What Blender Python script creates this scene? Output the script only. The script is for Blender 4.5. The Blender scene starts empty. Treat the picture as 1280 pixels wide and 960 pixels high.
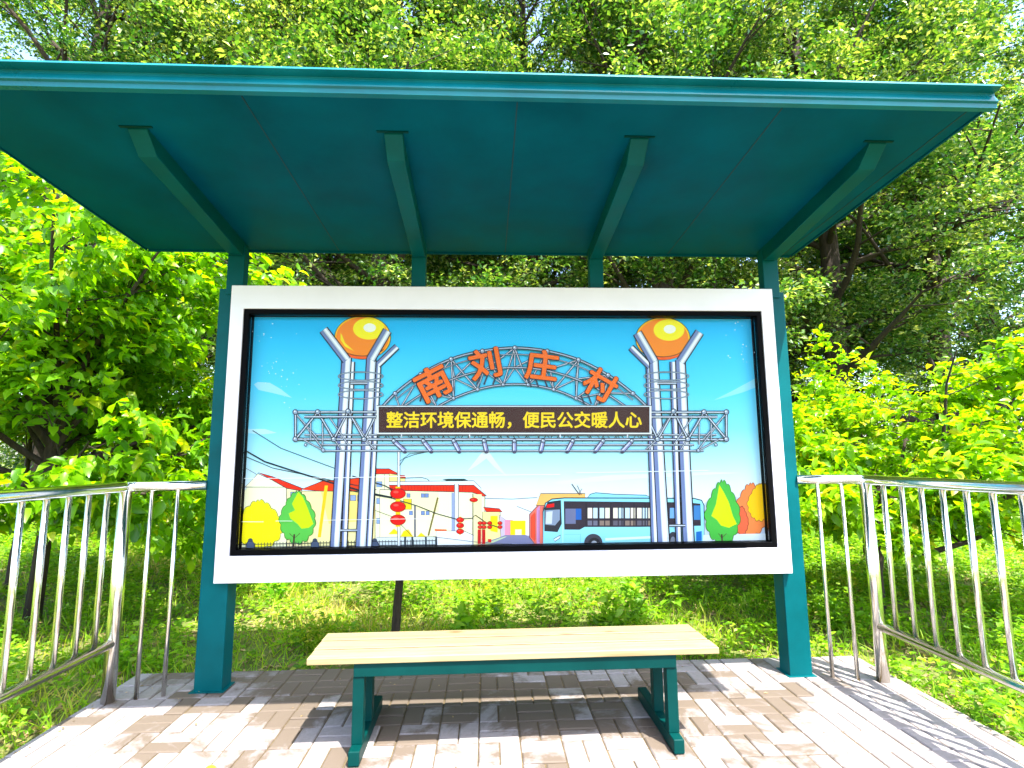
import bpy, math, random
import numpy as np
from mathutils import Vector, Matrix

# ------------------------------------------------------------------ camera, sky, sun, exposure
scene = bpy.context.scene
C = scene.collection
R = math.radians
cam_data = bpy.data.cameras.new('camera')
cam = bpy.data.objects.new('camera', cam_data)
C.objects.link(cam)
cam_data.sensor_width = 36.0
cam_data.lens = 687.09 / 1280 * 36.0
cam_data.clip_start = 0.05
cam_data.clip_end = 1500
_f = Vector((0.04642064, 0.98995456, 0.13354812)).normalized()
_r = Vector((0.99892098, -0.04581484, -0.00760731)).normalized()
_u = _r.cross(_f)
cam.matrix_world = Matrix(((_r.x, _u.x, -_f.x, -0.14533), (_r.y, _u.y, -_f.y, -3.57395),
                           (_r.z, _u.z, -_f.z, 1.38), (0, 0, 0, 1)))
scene.camera = cam

SUN_EL, SUN_AZ = 62.0, 150.0       # azimuth clockwise from +Y (the woods); 180 = behind the camera
SKY_STRENGTH, SUN_STRENGTH, EXPOSURE = 0.15, 3.3, 2.4
world = bpy.data.worlds.new('World')
scene.world = world
world.use_nodes = True
wn, wl = world.node_tree.nodes, world.node_tree.links
wn.clear()
sky = wn.new('ShaderNodeTexSky')
sky.sky_type = 'NISHITA'
sky.sun_disc = False
sky.sun_elevation = R(SUN_EL)
sky.sun_rotation = R(SUN_AZ)
sky.air_density = 1.0
sky.dust_density = 2.0
bg = wn.new('ShaderNodeBackground')
bg.inputs['Strength'].default_value = SKY_STRENGTH
wo = wn.new('ShaderNodeOutputWorld')
wl.new(sky.outputs[0], bg.inputs[0])
wl.new(bg.outputs[0], wo.inputs[0])

sun_data = bpy.data.lights.new('sun', 'SUN')
sun_data.energy = SUN_STRENGTH
sun_data.angle = R(0.5)
sun_data.color = (1.0, 0.955, 0.87)
sun = bpy.data.objects.new('sun', sun_data)
C.objects.link(sun)
to_sun = Vector((math.sin(R(SUN_AZ)) * math.cos(R(SUN_EL)), math.cos(R(SUN_AZ)) * math.cos(R(SUN_EL)), math.sin(R(SUN_EL))))
sun.rotation_euler = to_sun.to_track_quat('Z', 'Y').to_euler()
sun.location = to_sun * 60

scene.view_settings.view_transform = 'Standard'
scene.view_settings.look = 'None'
scene.view_settings.gamma = 1
scene.view_settings.exposure = EXPOSURE
scene.view_settings.use_curve_mapping = False
scene.render.engine = 'CYCLES'
scene.cycles.max_bounces = 7
scene.cycles.diffuse_bounces = 3
scene.cycles.glossy_bounces = 3
scene.cycles.transmission_bounces = 4
scene.cycles.transparent_max_bounces = 6
scene.cycles.caustics_reflective = False
scene.cycles.caustics_refractive = False
scene.cycles.sample_clamp_indirect = 6
try:
    scene.cycles.use_denoising = True
    scene.cycles.denoiser = 'OPENIMAGEDENOISE'
except Exception:
    pass

# ------------------------------------------------------------------ helpers
def srgb(r, g, b):
    f = lambda c: (c / 255 / 12.92) if c / 255 <= 0.04045 else ((c / 255 + 0.055) / 1.055) ** 2.4
    return (f(r), f(g), f(b))

def tag(o, label=None, cat=None, group=None, kind=None):
    if label: o['label'] = label
    if cat: o['category'] = cat
    if group: o['group'] = group
    if kind: o['kind'] = kind
    return o

def empty(name, loc=(0, 0, 0), rz=0, label=None, cat=None, group=None):
    o = bpy.data.objects.new(name, None)
    C.objects.link(o)
    o.location = loc
    o.rotation_euler = (0, 0, rz)
    o.empty_display_size = 0.2
    return tag(o, label, cat, group)

class MB:
    """collects boxes and tubes for ONE mesh"""
    def __init__(s):
        s.v, s.f, s.sm = [], [], []
    def box(s, x0, x1, y0, y1, z0, z1):
        n = len(s.v)
        s.v += [(x0, y0, z0), (x1, y0, z0), (x1, y1, z0), (x0, y1, z0), (x0, y0, z1), (x1, y0, z1), (x1, y1, z1), (x0, y1, z1)]
        s.f += [(n, n + 3, n + 2, n + 1), (n + 4, n + 5, n + 6, n + 7), (n, n + 1, n + 5, n + 4), (n + 1, n + 2, n + 6, n + 5),
                (n + 2, n + 3, n + 7, n + 6), (n + 3, n, n + 4, n + 7)]
        s.sm += [False] * 6
        return s
    def prism(s, pts, ax, a0, a1):
        """polygon pts (2D, in the two other axes) swept along axis ax from a0 to a1"""
        n, k = len(s.v), len(pts)
        for a in (a0, a1):
            for p in pts:
                q = list(p); q.insert(ax, a); s.v.append(tuple(q))
        s.f += [tuple(range(n, n + k)), tuple(range(n + 2 * k - 1, n + k - 1, -1))]
        s.sm += [False] * 2
        for i in range(k):
            j = (i + 1) % k
            s.f.append((n + i, n + k + i, n + k + j, n + j)); s.sm.append(False)
        return s
    def tube(s, pts, radii, sides=10, caps=True):
        pts = [Vector(p) for p in pts]
        if not hasattr(radii, '__len__'): radii = [radii] * len(pts)
        n0 = len(s.v)
        up = Vector((0, 0, 1))
        prev = None
        for i, p in enumerate(pts):
            d = (pts[min(i + 1, len(pts) - 1)] - pts[max(i - 1, 0)]).normalized()
            if prev is None:
                a = d.cross(up)
                if a.length < 1e-3: a = d.cross(Vector((0, 1, 0)))
            else:
                a = prev - d * prev.dot(d)
                if a.length < 1e-4: a = d.cross(up)
            a.normalize(); prev = a
            b = d.cross(a)
            for k in range(sides):
                t = 2 * math.pi * k / sides
                s.v.append(tuple(p + (a * math.cos(t) + b * math.sin(t)) * radii[i]))
        for i in range(len(pts) - 1):
            for k in range(sides):
                q = (k + 1) % sides
                a0, b0 = n0 + i * sides, n0 + (i + 1) * sides
                s.f.append((a0 + k, a0 + q, b0 + q, b0 + k)); s.sm.append(True)
        if caps:
            s.f.append(tuple(range(n0 + sides - 1, n0 - 1, -1))); s.sm.append(False)
            e = n0 + (len(pts) - 1) * sides
            s.f.append(tuple(range(e, e + sides))); s.sm.append(False)
        return s
    def mesh(s, name, m):
        me = bpy.data.meshes.new(name)
        me.from_pydata([tuple(v) for v in s.v], [], s.f)
        me.polygons.foreach_set('use_smooth', s.sm)
        me.update()
        fix_normals(me)
        if m: me.materials.append(m)
        return me
    def build(s, name, m, parent=None, bevel=0, seg=2, loc=None):
        o = bpy.data.objects.new(name, s.mesh(name, m))
        C.objects.link(o)
        o.parent = parent
        if loc: o.location = loc
        if bevel:
            b = o.modifiers.new('bevel', 'BEVEL'); b.width = bevel; b.segments = seg; b.limit_method = 'ANGLE'; b.angle_limit = R(40)
            b.harden_normals = True
        return o

def fix_normals(me):
    import bmesh
    bm = bmesh.new(); bm.from_mesh(me)
    bmesh.ops.recalc_face_normals(bm, faces=bm.faces)
    bm.to_mesh(me); bm.free()

# ------------------------------------------------------------------ materials
def mat(name):
    m = bpy.data.materials.new(name); m.use_nodes = True
    nt = m.node_tree
    return m, nt.nodes, nt.links, nt.nodes['Principled BSDF']

def noise(n, l, scale, detail=4, rough=0.55, vec=None, dist=0.0):
    t = n.new('ShaderNodeTexNoise'); t.inputs['Scale'].default_value = scale
    t.inputs['Detail'].default_value = detail; t.inputs['Roughness'].default_value = rough
    t.inputs['Distortion'].default_value = dist
    if vec: l.new(vec, t.inputs['Vector'])
    return t

def ramp(n, l, src, stops):
    r = n.new('ShaderNodeValToRGB')
    e = r.color_ramp.elements
    while len(e) < len(stops): e.new(0.5)
    for k, (p, c) in enumerate(stops):
        e[k].position = p
        e[k].color = (*c, 1) if len(c) == 3 else c
    l.new(src, r.inputs[0])
    return r

def mixc(n, l, fac, a, b, mode='MIX'):
    m = n.new('ShaderNodeMix'); m.data_type = 'RGBA'; m.blend_type = mode
    for sock, val in ((m.inputs['Factor'], fac), (m.inputs['A'], a), (m.inputs['B'], b)):
        pass
    fa, ia, ib = m.inputs[0], m.inputs[6], m.inputs[7]
    for sock, val in ((fa, fac), (ia, a), (ib, b)):
        if hasattr(val, 'is_output'): l.new(val, sock)
        elif isinstance(val, (int, float)): sock.default_value = val
        else: sock.default_value = (*val, 1)
    return m.outputs[2]

def bump(n, l, src, bsdf, strength=0.3, dist=0.01):
    b = n.new('ShaderNodeBump'); b.inputs['Strength'].default_value = strength; b.inputs['Distance'].default_value = dist
    l.new(src, b.inputs['Height']); l.new(b.outputs[0], bsdf.inputs['Normal'])

def geo_pos(n):
    return n.new('ShaderNodeNewGeometry').outputs['Position']

# teal paint on steel: slightly uneven, scuffed
def teal_paint(name, base=(0.0, 0.084, 0.095), rough=0.40, spec=0.10):
    m, n, l, b = mat(name)
    p = geo_pos(n)
    n1 = noise(n, l, 3.0, 5, 0.6, p)
    n2 = noise(n, l, 60.0, 3, 0.6, p)
    dk = tuple(c * 0.78 for c in base); lt = tuple(c * 1.18 for c in base)
    r1 = ramp(n, l, n1.outputs[0], [(0.3, dk), (0.7, lt)])
    # pale scuffs and drips
    mp = n.new('ShaderNodeMapping'); mp.inputs['Scale'].default_value = (6, 6, 1.2); l.new(p, mp.inputs[0])
    n3 = noise(n, l, 4.0, 8, 0.75, mp.outputs[0])
    sc = ramp(n, l, n3.outputs[0], [(0.69, (0, 0, 0)), (0.76, (1, 1, 1))])
    mm = n.new('ShaderNodeMath'); mm.operation = 'MULTIPLY'; mm.inputs[1].default_value = 0.25; l.new(sc.outputs[0], mm.inputs[0])
    l.new(mixc(n, l, mm.outputs[0], r1.outputs[0], (0.02, 0.3, 0.32)), b.inputs['Base Color'])
    rr = ramp(n, l, n1.outputs[0], [(0.3, (rough - .06,) * 3), (0.7, (rough + .12,) * 3)])
    l.new(rr.outputs[0], b.inputs['Roughness'])
    b.inputs['Specular IOR Level'].default_value = spec
    bump(n, l, n2.outputs[0], b, 0.12, 0.002)
    return m

M_teal = teal_paint('teal_paint')
M_roof = teal_paint('teal_roof_paint', (0.0, 0.082, 0.128), 0.38, 0.03)
M_fascia = teal_paint('fascia_paint', (0.0, 0.14, 0.175), 0.3, 0.3)
M_green = teal_paint('bench_green_paint', (0.0, 0.034, 0.031), 0.4, 0.10)

m, n, l, b = mat('white_frame_paint')
p = geo_pos(n); n1 = noise(n, l, 2.2, 5, 0.6, p)
l.new(ramp(n, l, n1.outputs[0], [(0.3, (0.77, 0.735, 0.79)), (0.7, (0.85, 0.81, 0.87))]).outputs[0], b.inputs['Base Color'])
b.inputs['Roughness'].default_value = 0.35
M_white = m

m, n, l, b = mat('black_bezel')
b.inputs['Base Color'].default_value = (0.0015, 0.0015, 0.002, 1); b.inputs['Roughness'].default_value = 0.6; b.inputs['Specular IOR Level'].default_value = 0.05
M_black = m

m, n, l, b = mat('stainless_steel')
b.inputs['Base Color'].default_value = (0.86, 0.83, 0.77, 1); b.inputs['Metallic'].default_value = 1
p = geo_pos(n)
mp = n.new('ShaderNodeMapping'); mp.inputs['Scale'].default_value = (30, 30, 3); l.new(p, mp.inputs[0])
n1 = noise(n, l, 6, 4, 0.6, mp.outputs[0])
l.new(ramp(n, l, n1.outputs[0], [(0.3, (0.10,) * 3), (0.75, (0.24,) * 3)]).outputs[0], b.inputs['Roughness'])
M_steel = m

# planks: pale pine
m, n, l, b = mat('pine_wood')
tc = n.new('ShaderNodeTexCoord').outputs['Object']
oi = n.new('ShaderNodeObjectInfo')
va = n.new('ShaderNodeVectorMath'); va.operation = 'ADD'
cv = n.new('ShaderNodeCombineXYZ'); ms = n.new('ShaderNodeMath'); ms.operation = 'MULTIPLY'; ms.inputs[1].default_value = 17.0
l.new(oi.outputs['Random'], ms.inputs[0]); l.new(ms.outputs[0], cv.inputs[0]); l.new(ms.outputs[0], cv.inputs[1])
l.new(tc, va.inputs[0]); l.new(cv.outputs[0], va.inputs[1])
mp = n.new('ShaderNodeMapping'); mp.inputs['Scale'].default_value = (0.7, 14, 14); l.new(va.outputs[0], mp.inputs[0])
g1 = noise(n, l, 3.2, 7, 0.62, mp.outputs[0], 0.6)
c1 = ramp(n, l, g1.outputs[0], [(0.25, (0.22, 0.145, 0.06)), (0.5, (0.30, 0.232, 0.115)), (0.8, (0.345, 0.28, 0.15))])
mp2 = n.new('ShaderNodeMapping'); mp2.inputs['Scale'].default_value = (2.6, 7, 7); l.new(va.outputs[0], mp2.inputs[0])
kn = n.new('ShaderNodeTexVoronoi'); kn.inputs['Scale'].default_value = 1.0; l.new(mp2.outputs[0], kn.inputs['Vector'])
kr = ramp(n, l, kn.outputs['Distance'], [(0.05, (1, 1, 1)), (0.16, (0, 0, 0))])
c2 = mixc(n, l, kr.outputs[0], c1.outputs[0], (0.17, 0.09, 0.03))
mr = n.new('ShaderNodeMapRange'); mr.inputs[3].default_value = 0.86; mr.inputs[4].default_value = 1.06; l.new(oi.outputs['Random'], mr.inputs[0])
hv = n.new('ShaderNodeHueSaturation'); l.new(mr.outputs[0], hv.inputs['Value']); l.new(c2, hv.inputs['Color'])
l.new(hv.outputs[0], b.inputs['Base Color']); b.inputs['Roughness'].default_value = 0.55
bump(n, l, g1.outputs[0], b, 0.25, 0.003)
M_pine = m

# pavers: per-brick tone attribute + stains that also paint in dappled shade
m, n, l, b = mat('clay_pavers')
at = n.new('ShaderNodeAttribute'); at.attribute_name = 'tone'
p = geo_pos(n)
c1 = ramp(n, l, at.outputs['Fac'], [(0.0, (0.18, 0.152, 0.147)), (0.45, (0.232, 0.204, 0.204)), (1.0, (0.28, 0.255, 0.258))])
n1 = noise(n, l, 38, 6, 0.7, p)
c2 = mixc(n, l, 0.35, c1.outputs[0], ramp(n, l, n1.outputs[0], [(0.3, (0.15, 0.13, 0.12)), (0.7, (0.34, 0.315, 0.31))]).outputs[0])
n2 = noise(n, l, 1.9, 7, 0.68, p, 0.6)          # damp, brown soil staining on the bricks, doubling as painted dappled shade
vm = n.new('ShaderNodeVectorMath'); vm.operation = 'SUBTRACT'; vm.inputs[1].default_value = (-0.45, -0.05, 0); l.new(p, vm.inputs[0])
vs = n.new('ShaderNodeVectorMath'); vs.operation = 'MULTIPLY'; vs.inputs[1].default_value = (0.42, 0.85, 0); l.new(vm.outputs[0], vs.inputs[0])
ln = n.new('ShaderNodeVectorMath'); ln.operation = 'LENGTH'; l.new(vs.outputs[0], ln.inputs[0])
ma = n.new('ShaderNodeMath'); ma.operation = 'MULTIPLY_ADD'; ma.inputs[1].default_value = -0.30; ma.inputs[2].default_value = 0.24
l.new(ln.outputs['Value'], ma.inputs[0])
ad = n.new('ShaderNodeMath'); ad.operation = 'ADD'; l.new(n2.outputs[0], ad.inputs[0]); l.new(ma.outputs[0], ad.inputs[1])
m3 = n.new('ShaderNodeMath'); m3.operation = 'MULTIPLY_ADD'; m3.inputs[1].default_value = -0.22; l.new(at.outputs['Fac'], m3.inputs[0]); l.new(ad.outputs[0], m3.inputs[2])
st = ramp(n, l, m3.outputs[0], [(0.405, (0, 0, 0)), (0.495, (1, 1, 1))])
c3 = mixc(n, l, st.outputs[0], c2, (0.115, 0.088, 0.066))
l.new(c3, b.inputs['Base Color']); b.inputs['Roughness'].default_value = 0.82
bump(n, l, n1.outputs[0], b, 0.35, 0.004)
M_paver = m

m, n, l, b = mat('sand_joint')
p = geo_pos(n); n1 = noise(n, l, 25, 5, 0.7, p)
l.new(ramp(n, l, n1.outputs[0], [(0.3, (0.06, 0.042, 0.02)), (0.7, (0.15, 0.11, 0.055))]).outputs[0], b.inputs['Base Color']); b.inputs['Roughness'].default_value = 0.95
M_joint = m

m, n, l, b = mat('soil_ground')
p = geo_pos(n); n1 = noise(n, l, 0.7, 8, 0.65, p); n2 = noise(n, l, 14, 6, 0.7, p)
c1 = ramp(n, l, n1.outputs[0], [(0.35, (0.12, 0.09, 0.035)), (0.52, (0.10, 0.13, 0.022)), (0.7, (0.13, 0.21, 0.02))])
c2 = mixc(n, l, 0.5, c1.outputs[0], ramp(n, l, n2.outputs[0], [(0.3, (0.05, 0.05, 0.015)), (0.55, (0.15, 0.17, 0.03)), (0.75, (0.27, 0.26, 0.08))]).outputs[0])
l.new(c2, b.inputs['Base Color']); b.inputs['Roughness'].default_value = 0.95
bump(n, l, n2.outputs[0], b, 0.6, 0.03)
M_soil = m

m, n, l, b = mat('bark')
tc = geo_pos(n)
mp = n.new('ShaderNodeMapping'); mp.inputs['Scale'].default_value = (9, 9, 1.6); l.new(tc, mp.inputs[0])
n1 = noise(n, l, 2.5, 8, 0.7, mp.outputs[0], 0.5)
l.new(ramp(n, l, n1.outputs[0], [(0.3, (0.014, 0.009, 0.006)), (0.6, (0.055, 0.036, 0.024)), (0.8, (0.11, 0.08, 0.055))]).outputs[0], b.inputs['Base Color'])
b.inputs['Roughness'].default_value = 0.9
bump(n, l, n1.outputs[0], b, 0.8, 0.03)
M_bark = m

def leaf_mat(name, cols, trans, gloss_rough=0.38, tfac=0.42):
    """cols: stops over the per-leaf random value; trans: translucent tint"""
    m, n, l, b = mat(name)
    at = n.new('ShaderNodeAttribute'); at.attribute_name = 'rnd'
    oi = n.new('ShaderNodeObjectInfo')
    c = ramp(n, l, at.outputs['Fac'], cols)
    hs = n.new('ShaderNodeHueSaturation')
    mh = n.new('ShaderNodeMapRange'); mh.inputs[3].default_value = 0.48; mh.inputs[4].default_value = 0.515
    l.new(oi.outputs['Random'], mh.inputs[0]); l.new(mh.outputs[0], hs.inputs['Hue']); l.new(c.outputs[0], hs.inputs['Color'])
    l.new(hs.outputs[0], b.inputs['Base Color'])
    b.inputs['Roughness'].default_value = gloss_rough
    b.inputs['Specular IOR Level'].default_value = 0.45
    tr = n.new('ShaderNodeBsdfTranslucent')
    tm = mixc(n, l, 1.0, hs.outputs[0], trans, 'MULTIPLY')
    l.new(tm, tr.inputs[0])
    mx = n.new('ShaderNodeMixShader'); mx.inputs[0].default_value = tfac
    l.new(b.outputs[0], mx.inputs[1]); l.new(tr.outputs[0], mx.inputs[2])
    l.new(mx.outputs[0], n['Material Output'].inputs[0])
    return m

M_leaf_forest = leaf_mat('forest_leaves', [(0, (0.014, 0.065, 0.014)), (0.38, (0.045, 0.130, 0.020)), (0.68, (0.15, 0.25, 0.05)), (1.0, (0.40, 0.44, 0.20))], (2.2, 2.2, 0.6), 0.30, 0.33)
M_leaf_cherry = leaf_mat('broad_leaves', [(0, (0.055, 0.15, 0.004)), (0.45, (0.14, 0.28, 0.005)), (0.8, (0.23, 0.37, 0.006)), (1.0, (0.36, 0.36, 0.012))], (2.7, 2.4, 0.5), 0.36, 0.52)
M_leaf_shrub = leaf_mat('shrub_leaves', [(0, (0.060, 0.18, 0.004)), (0.45, (0.15, 0.31, 0.006)), (0.85, (0.24, 0.39, 0.008)), (1.0, (0.40, 0.34, 0.02))], (2.6, 2.4, 0.5), 0.36, 0.50)
M_leaf_weed = leaf_mat('weed_leaves', [(0, (0.06, 0.18, 0.006)), (0.5, (0.15, 0.33, 0.008)), (0.85, (0.24, 0.40, 0.015)), (1.0, (0.36, 0.36, 0.08))], (2.2, 2.2, 0.7), 0.5)
M_grass = leaf_mat('grass_blades', [(0, (0.08, 0.22, 0.006)), (0.5, (0.20, 0.36, 0.008)), (0.82, (0.38, 0.44, 0.02)), (1.0, (0.48, 0.38, 0.12))], (2.0, 2.0, 0.8), 0.55)
M_dry = leaf_mat('dry_stems', [(0, (0.18, 0.12, 0.05)), (1.0, (0.45, 0.34, 0.15))], (1.2, 1.1, 0.8), 0.7, 0.2)

# ------------------------------------------------------------------ ground
def build_ground():
    xs = np.concatenate([-np.geomspace(260, 12, 14), np.linspace(-11, 11, 60), np.geomspace(12, 260, 14)])
    ys = np.concatenate([-np.geomspace(260, 8, 12), np.linspace(-7, 16, 64), np.geomspace(17, 260, 14)])
    X, Y = np.meshgrid(xs, ys)
    Z = -0.075 + 0.02 * np.sin(X * 1.7 + 1.3) * np.sin(Y * 1.3) + 0.012 * np.sin(X * 4.1 + Y * 2.3)
    away = np.maximum(np.abs(X) - 2.5, 0) + np.maximum(Y - 0.5, 0)
    Z = Z + np.clip((Y - 4) * 0.012, 0, 0.9)
    keep = (np.abs(X) < 2.8) & (Y < 0.8)
    Z = np.where(keep, np.minimum(Z, -0.08), Z)
    ny, nx = X.shape
    v = np.stack([X, Y, Z], -1).reshape(-1, 3)
    f = [(j * nx + i, j * nx + i + 1, (j + 1) * nx + i + 1, (j + 1) * nx + i) for j in range(ny - 1) for i in range(nx - 1)]
    me = bpy.data.meshes.new('ground'); me.from_pydata(v.tolist(), [], f)
    me.polygons.foreach_set('use_smooth', [True] * len(f)); me.materials.append(M_soil)
    o = bpy.data.objects.new('ground', me); C.objects.link(o)
    tag(o, kind='structure')
def ground_z(x, y):
    return -0.075 + 0.02 * math.sin(x * 1.7 + 1.3) * math.sin(y * 1.3) + 0.012 * math.sin(x * 4.1 + y * 2.3) + min(max((y - 4) * 0.012, 0), 0.9)
build_ground()

# paved platform: basketweave of pavers on a concrete bed
PX0, PX1, PY0, PY1 = -2.43, 2.42, -6.0, 0.36
def build_pavement():
    rng = random.Random(4)
    mb = MB().box(PX0, PX1, PY0, PY1, -0.16, -0.007)
    bed = mb.build('paving_bed', M_joint); tag(bed, kind='structure')
    v, f, tone = [], [], []
    def brick(x0, x1, y0, y1):
        x0, x1, y0, y1 = max(x0, PX0), min(x1, PX1), max(y0, PY0), min(y1, PY1)
        if x1 - x0 < 0.02 or y1 - y0 < 0.02: return
        g = 0.0034; e = 0.006
        dz = rng.gauss(0, 0.0010); tx, ty = rng.gauss(0, 0.004), rng.gauss(0, 0.004)
        cx, cy = (x0 + x1) / 2, (y0 + y1) / 2
        j = rng.gauss(0, 0.0008); k = rng.gauss(0, 0.0008)
        n0 = len(v)
        def P(x, y, z): v.append((x + j, y + k, z + dz + (x - cx) * tx + (y - cy) * ty))
        for (a, zz) in ((g, -0.05), (g, -e * .8), (g + e, 0.0)):
            P(x0 + a, y0 + a, zz); P(x1 - a, y0 + a, zz); P(x1 - a, y1 - a, zz); P(x0 + a, y1 - a, zz)
        for r in (0, 4):
            for i in range(4):
                q = (i + 1) % 4
                f.append((n0 + r + i, n0 + r + q, n0 + r + 4 + q, n0 + r + 4 + i))
        f.append((n0 + 8, n0 + 9, n0 + 10, n0 + 11))
        t = rng.random(); tone.extend([t] * 9)
    S, T = 0.204, 0.102
    ix = int((PX1 - PX0) / S) + 2; iy = int((PY1 - PY0) / S) + 2
    for i in range(ix):
        for j in range(iy):
            x, y = PX0 + i * S, PY1 - (j + 1) * S
            if (i + j) % 2:
                brick(x, x + S, y, y + T); brick(x, x + S, y + T, y + S)
            else:
                brick(x, x + T, y, y + S); brick(x + T, x + S, y, y + S)
    me = bpy.data.meshes.new('pavement'); me.from_pydata(v, [], f)
    a = me.attributes.new('tone', 'FLOAT', 'FACE'); a.data.foreach_set('value', tone)
    me.materials.append(M_paver)
    o = bpy.data.objects.new('pavement', me); C.objects.link(o); tag(o, kind='structure')
build_pavement()

# ------------------------------------------------------------------ the shelter
shelter = empty('bus_shelter', (0, 0, 0), 0, 'teal steel shelter with a flat sloping roof and a big white framed poster board', 'bus shelter')

def roof_z(y, below=0.0):      # underside height of the roof at depth y
    return 2.815 + (2.891 - 2.815) * (0.142 - y) / (0.142 + 1.48) - below

RX0, RX1, RYB, RYF = -2.46, 2.05, 0.142, -1.48
def build_roof():
    t = 0.050
    mb = MB()
    # thin deck: profile in (y, z) swept along x
    mb.prism([(RYF + 0.03, roof_z(RYF + .03)), (RYB, roof_z(RYB)), (RYB, roof_z(RYB) + t), (RYF + 0.03, roof_z(RYF + .03) + t)], 0, RX0, RX1)
    deck = mb.build('roof', M_roof, shelter, 0.003)
    # front fascia with stepped folded sheet: lower lip, recessed groove, upper lip
    zf = roof_z(RYF)
    fm = MB().prism([(RYF, zf - 0.030), (RYF + 0.028, zf - 0.030), (RYF + 0.028, zf + 0.058), (RYF - 0.028, zf + 0.062), (RYF - 0.036, zf + 0.048),
                     (RYF + 0.004, zf + 0.042), (RYF + 0.004, zf + 0.030), (RYF - 0.009, zf + 0.003), (RYF - 0.011, zf - 0.005), (RYF - 0.001, zf - 0.010)], 0, RX0 - 0.01, RX1 + 0.01)
    fm.build('fascia', M_fascia, deck, 0.0012)
    # end trims and rear trim
    for x0, x1 in ((RX0 - 0.012, RX0 - 0.002), (RX1 + 0.002, RX1 + 0.012)):
        MB().prism([(RYF + 0.032, roof_z(RYF) - 0.006), (RYB, roof_z(RYB) - 0.008), (RYB, roof_z(RYB) + t + .01), (RYF + .032, roof_z(RYF) + t + .008)], 0, x0, x1).build('edge_trim', M_roof, deck)
    MB().box(RX0, RX1, RYB + 0.002, RYB + 0.022, roof_z(RYB) - 0.01, roof_z(RYB) + t + 0.01).build('edge_trim', M_roof, deck, 0.002)
    # sheet seams under the deck (narrow raised strips of sealant) and lap strip behind the fascia
    for k, x in enumerate((-1.165, -0.012, 1.148, 1.985)):
        y0 = RYF + 0.07
        w = 0.0026
        MB().prism([(y0, roof_z(y0, .0015)), (RYB - .01, roof_z(RYB - .01, .0015)), (RYB - .01, roof_z(RYB - .01, -.002)), (y0, roof_z(y0, -.002))], 0, x - w, x + w).build('seam', M_seam, deck)
    y0, y1 = RYF + 0.052, RYF + 0.062
    MB().prism([(y0, roof_z(y0, .003)), (y1, roof_z(y1, .003)), (y1, roof_z(y1, -.002)), (y0, roof_z(y0, -.002))], 0, RX0 + .01, RX1 - .01).build('seam', M_roof, deck)
m, n, l, b = mat('seam_sealant'); b.inputs['Base Color'].default_value = (0.0, 0.02, 0.025, 1); b.inputs['Roughness'].default_value = 0.6
M_seam = m
build_roof()

def arm_profile(x):
    hw = 0.043
    # cantilever arm: rises from the pole top, runs under the roof, tapers and turns up into it at the tip
    tip = -1.185
    mb = MB()
    yA, yB = -0.02, 0.085
    pr = [(yB, roof_z(yB, .075)), (yB, roof_z(yB, -.004)), (tip, roof_z(tip, -.004)), (tip, roof_z(tip, .010)), (tip + 0.10, roof_z(tip + .10, .080)), (yA, roof_z(yA, .100))]
    mb.prism(pr, 0, x - hw, x + hw)
    mb.v = [(a + (-0.045 * x) * (yB - b_) / (yB - tip), b_, c_) for a, b_, c_ in mb.v]      # the arms lean in a little
    return mb
for x in (-1.805, -0.601, 0.607, 1.825):
    arm_profile(x).build('roof_arm', M_teal, shelter, 0.004)
    # weld plate at the tip
    y0, y1 = -1.205, -1.183
    # pole between the board and the roof
    hw = 0.047 if abs(x) < 1 else 0.054
    MB().box(x - hw, x + hw, 0.012, 0.085, 2.46, roof_z(0.03, .02)).build('roof_pole', M_teal, shelter, 0.004)

# weld scuffs: short strips of thin plate each side of the arm tips
for x in (-1.805, -0.601, 0.607, 1.825):
    MB().prism([(-1.200, roof_z(-1.2, .004)), (-1.186, roof_z(-1.186, .004)), (-1.186, roof_z(-1.186, -.002)), (-1.200, roof_z(-1.2, -.002))], 0, x * .955 - 0.075, x * .955 + 0.070).build('weld_plate', M_green, shelter)

# main posts (box section, cut square at the top)
MB().box(-1.905, -1.738, 0.022, 0.150, -0.02, 2.505).build('post', M_teal, shelter, 0.006)
MB().box(1.765, 1.912, 0.022, 0.150, -0.02, 2.505).build('post', M_teal, shelter, 0.006)
for x0, x1 in ((-1.925, -1.720), (1.748, 1.93)):
    MB().box(x0, x1, 0.004, 0.166, 0.001, 0.006).build('base_plate', M_teal, shelter, 0.002)

# display board: white frame ring round a recessed black bezel, poster and clear sheet
BX, BZ0, BZ1 = 1.806, 0.637, 2.513
OX, OZ0, OZ1 = 1.722, 0.797, 2.357
def ring(mb, X, z0, z1, ox, oz0, oz1, y0, y1):
    n = len(mb.v)
    for y in (y0, y1):
        mb.v += [(-X, y, z0), (X, y, z0), (X, y, z1), (-X, y, z1), (-ox, y, oz0), (ox, y, oz0), (ox, y, oz1), (-ox, y, oz1)]
    for k, s in ((0, 1), (8, -1)):
        for i in range(4):
            j = (i + 1) % 4
            q = (n + k + i, n + k + j, n + k + 4 + j, n + k + 4 + i)
            mb.f.append(q if s > 0 else q[::-1]); mb.sm.append(False)
    for i in range(4):
        j = (i + 1) % 4
        mb.f.append((n + i, n + 8 + i, n + 8 + j, n + j)); mb.f.append((n + 4 + i, n + 4 + j, n + 12 + j, n + 12 + i)); mb.sm += [False] * 2
    return mb
board = ring(MB(), BX, BZ0, BZ1, OX, OZ0, OZ1, -0.022, 0.018).build('display_board', M_white, shelter, 0.003)
MB().box(-1.70, 1.73, 0.078, 0.145, 0.66, 2.49).build('back_panel', M_white, board, 0.003)
ring(MB(), OX - .0015, OZ0 + .0015, OZ1 - .0015, OX - 0.034, OZ0 + 0.034, OZ1 - 0.032, -0.016, 0.074).build('bezel', M_black, board, 0.002)
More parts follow.
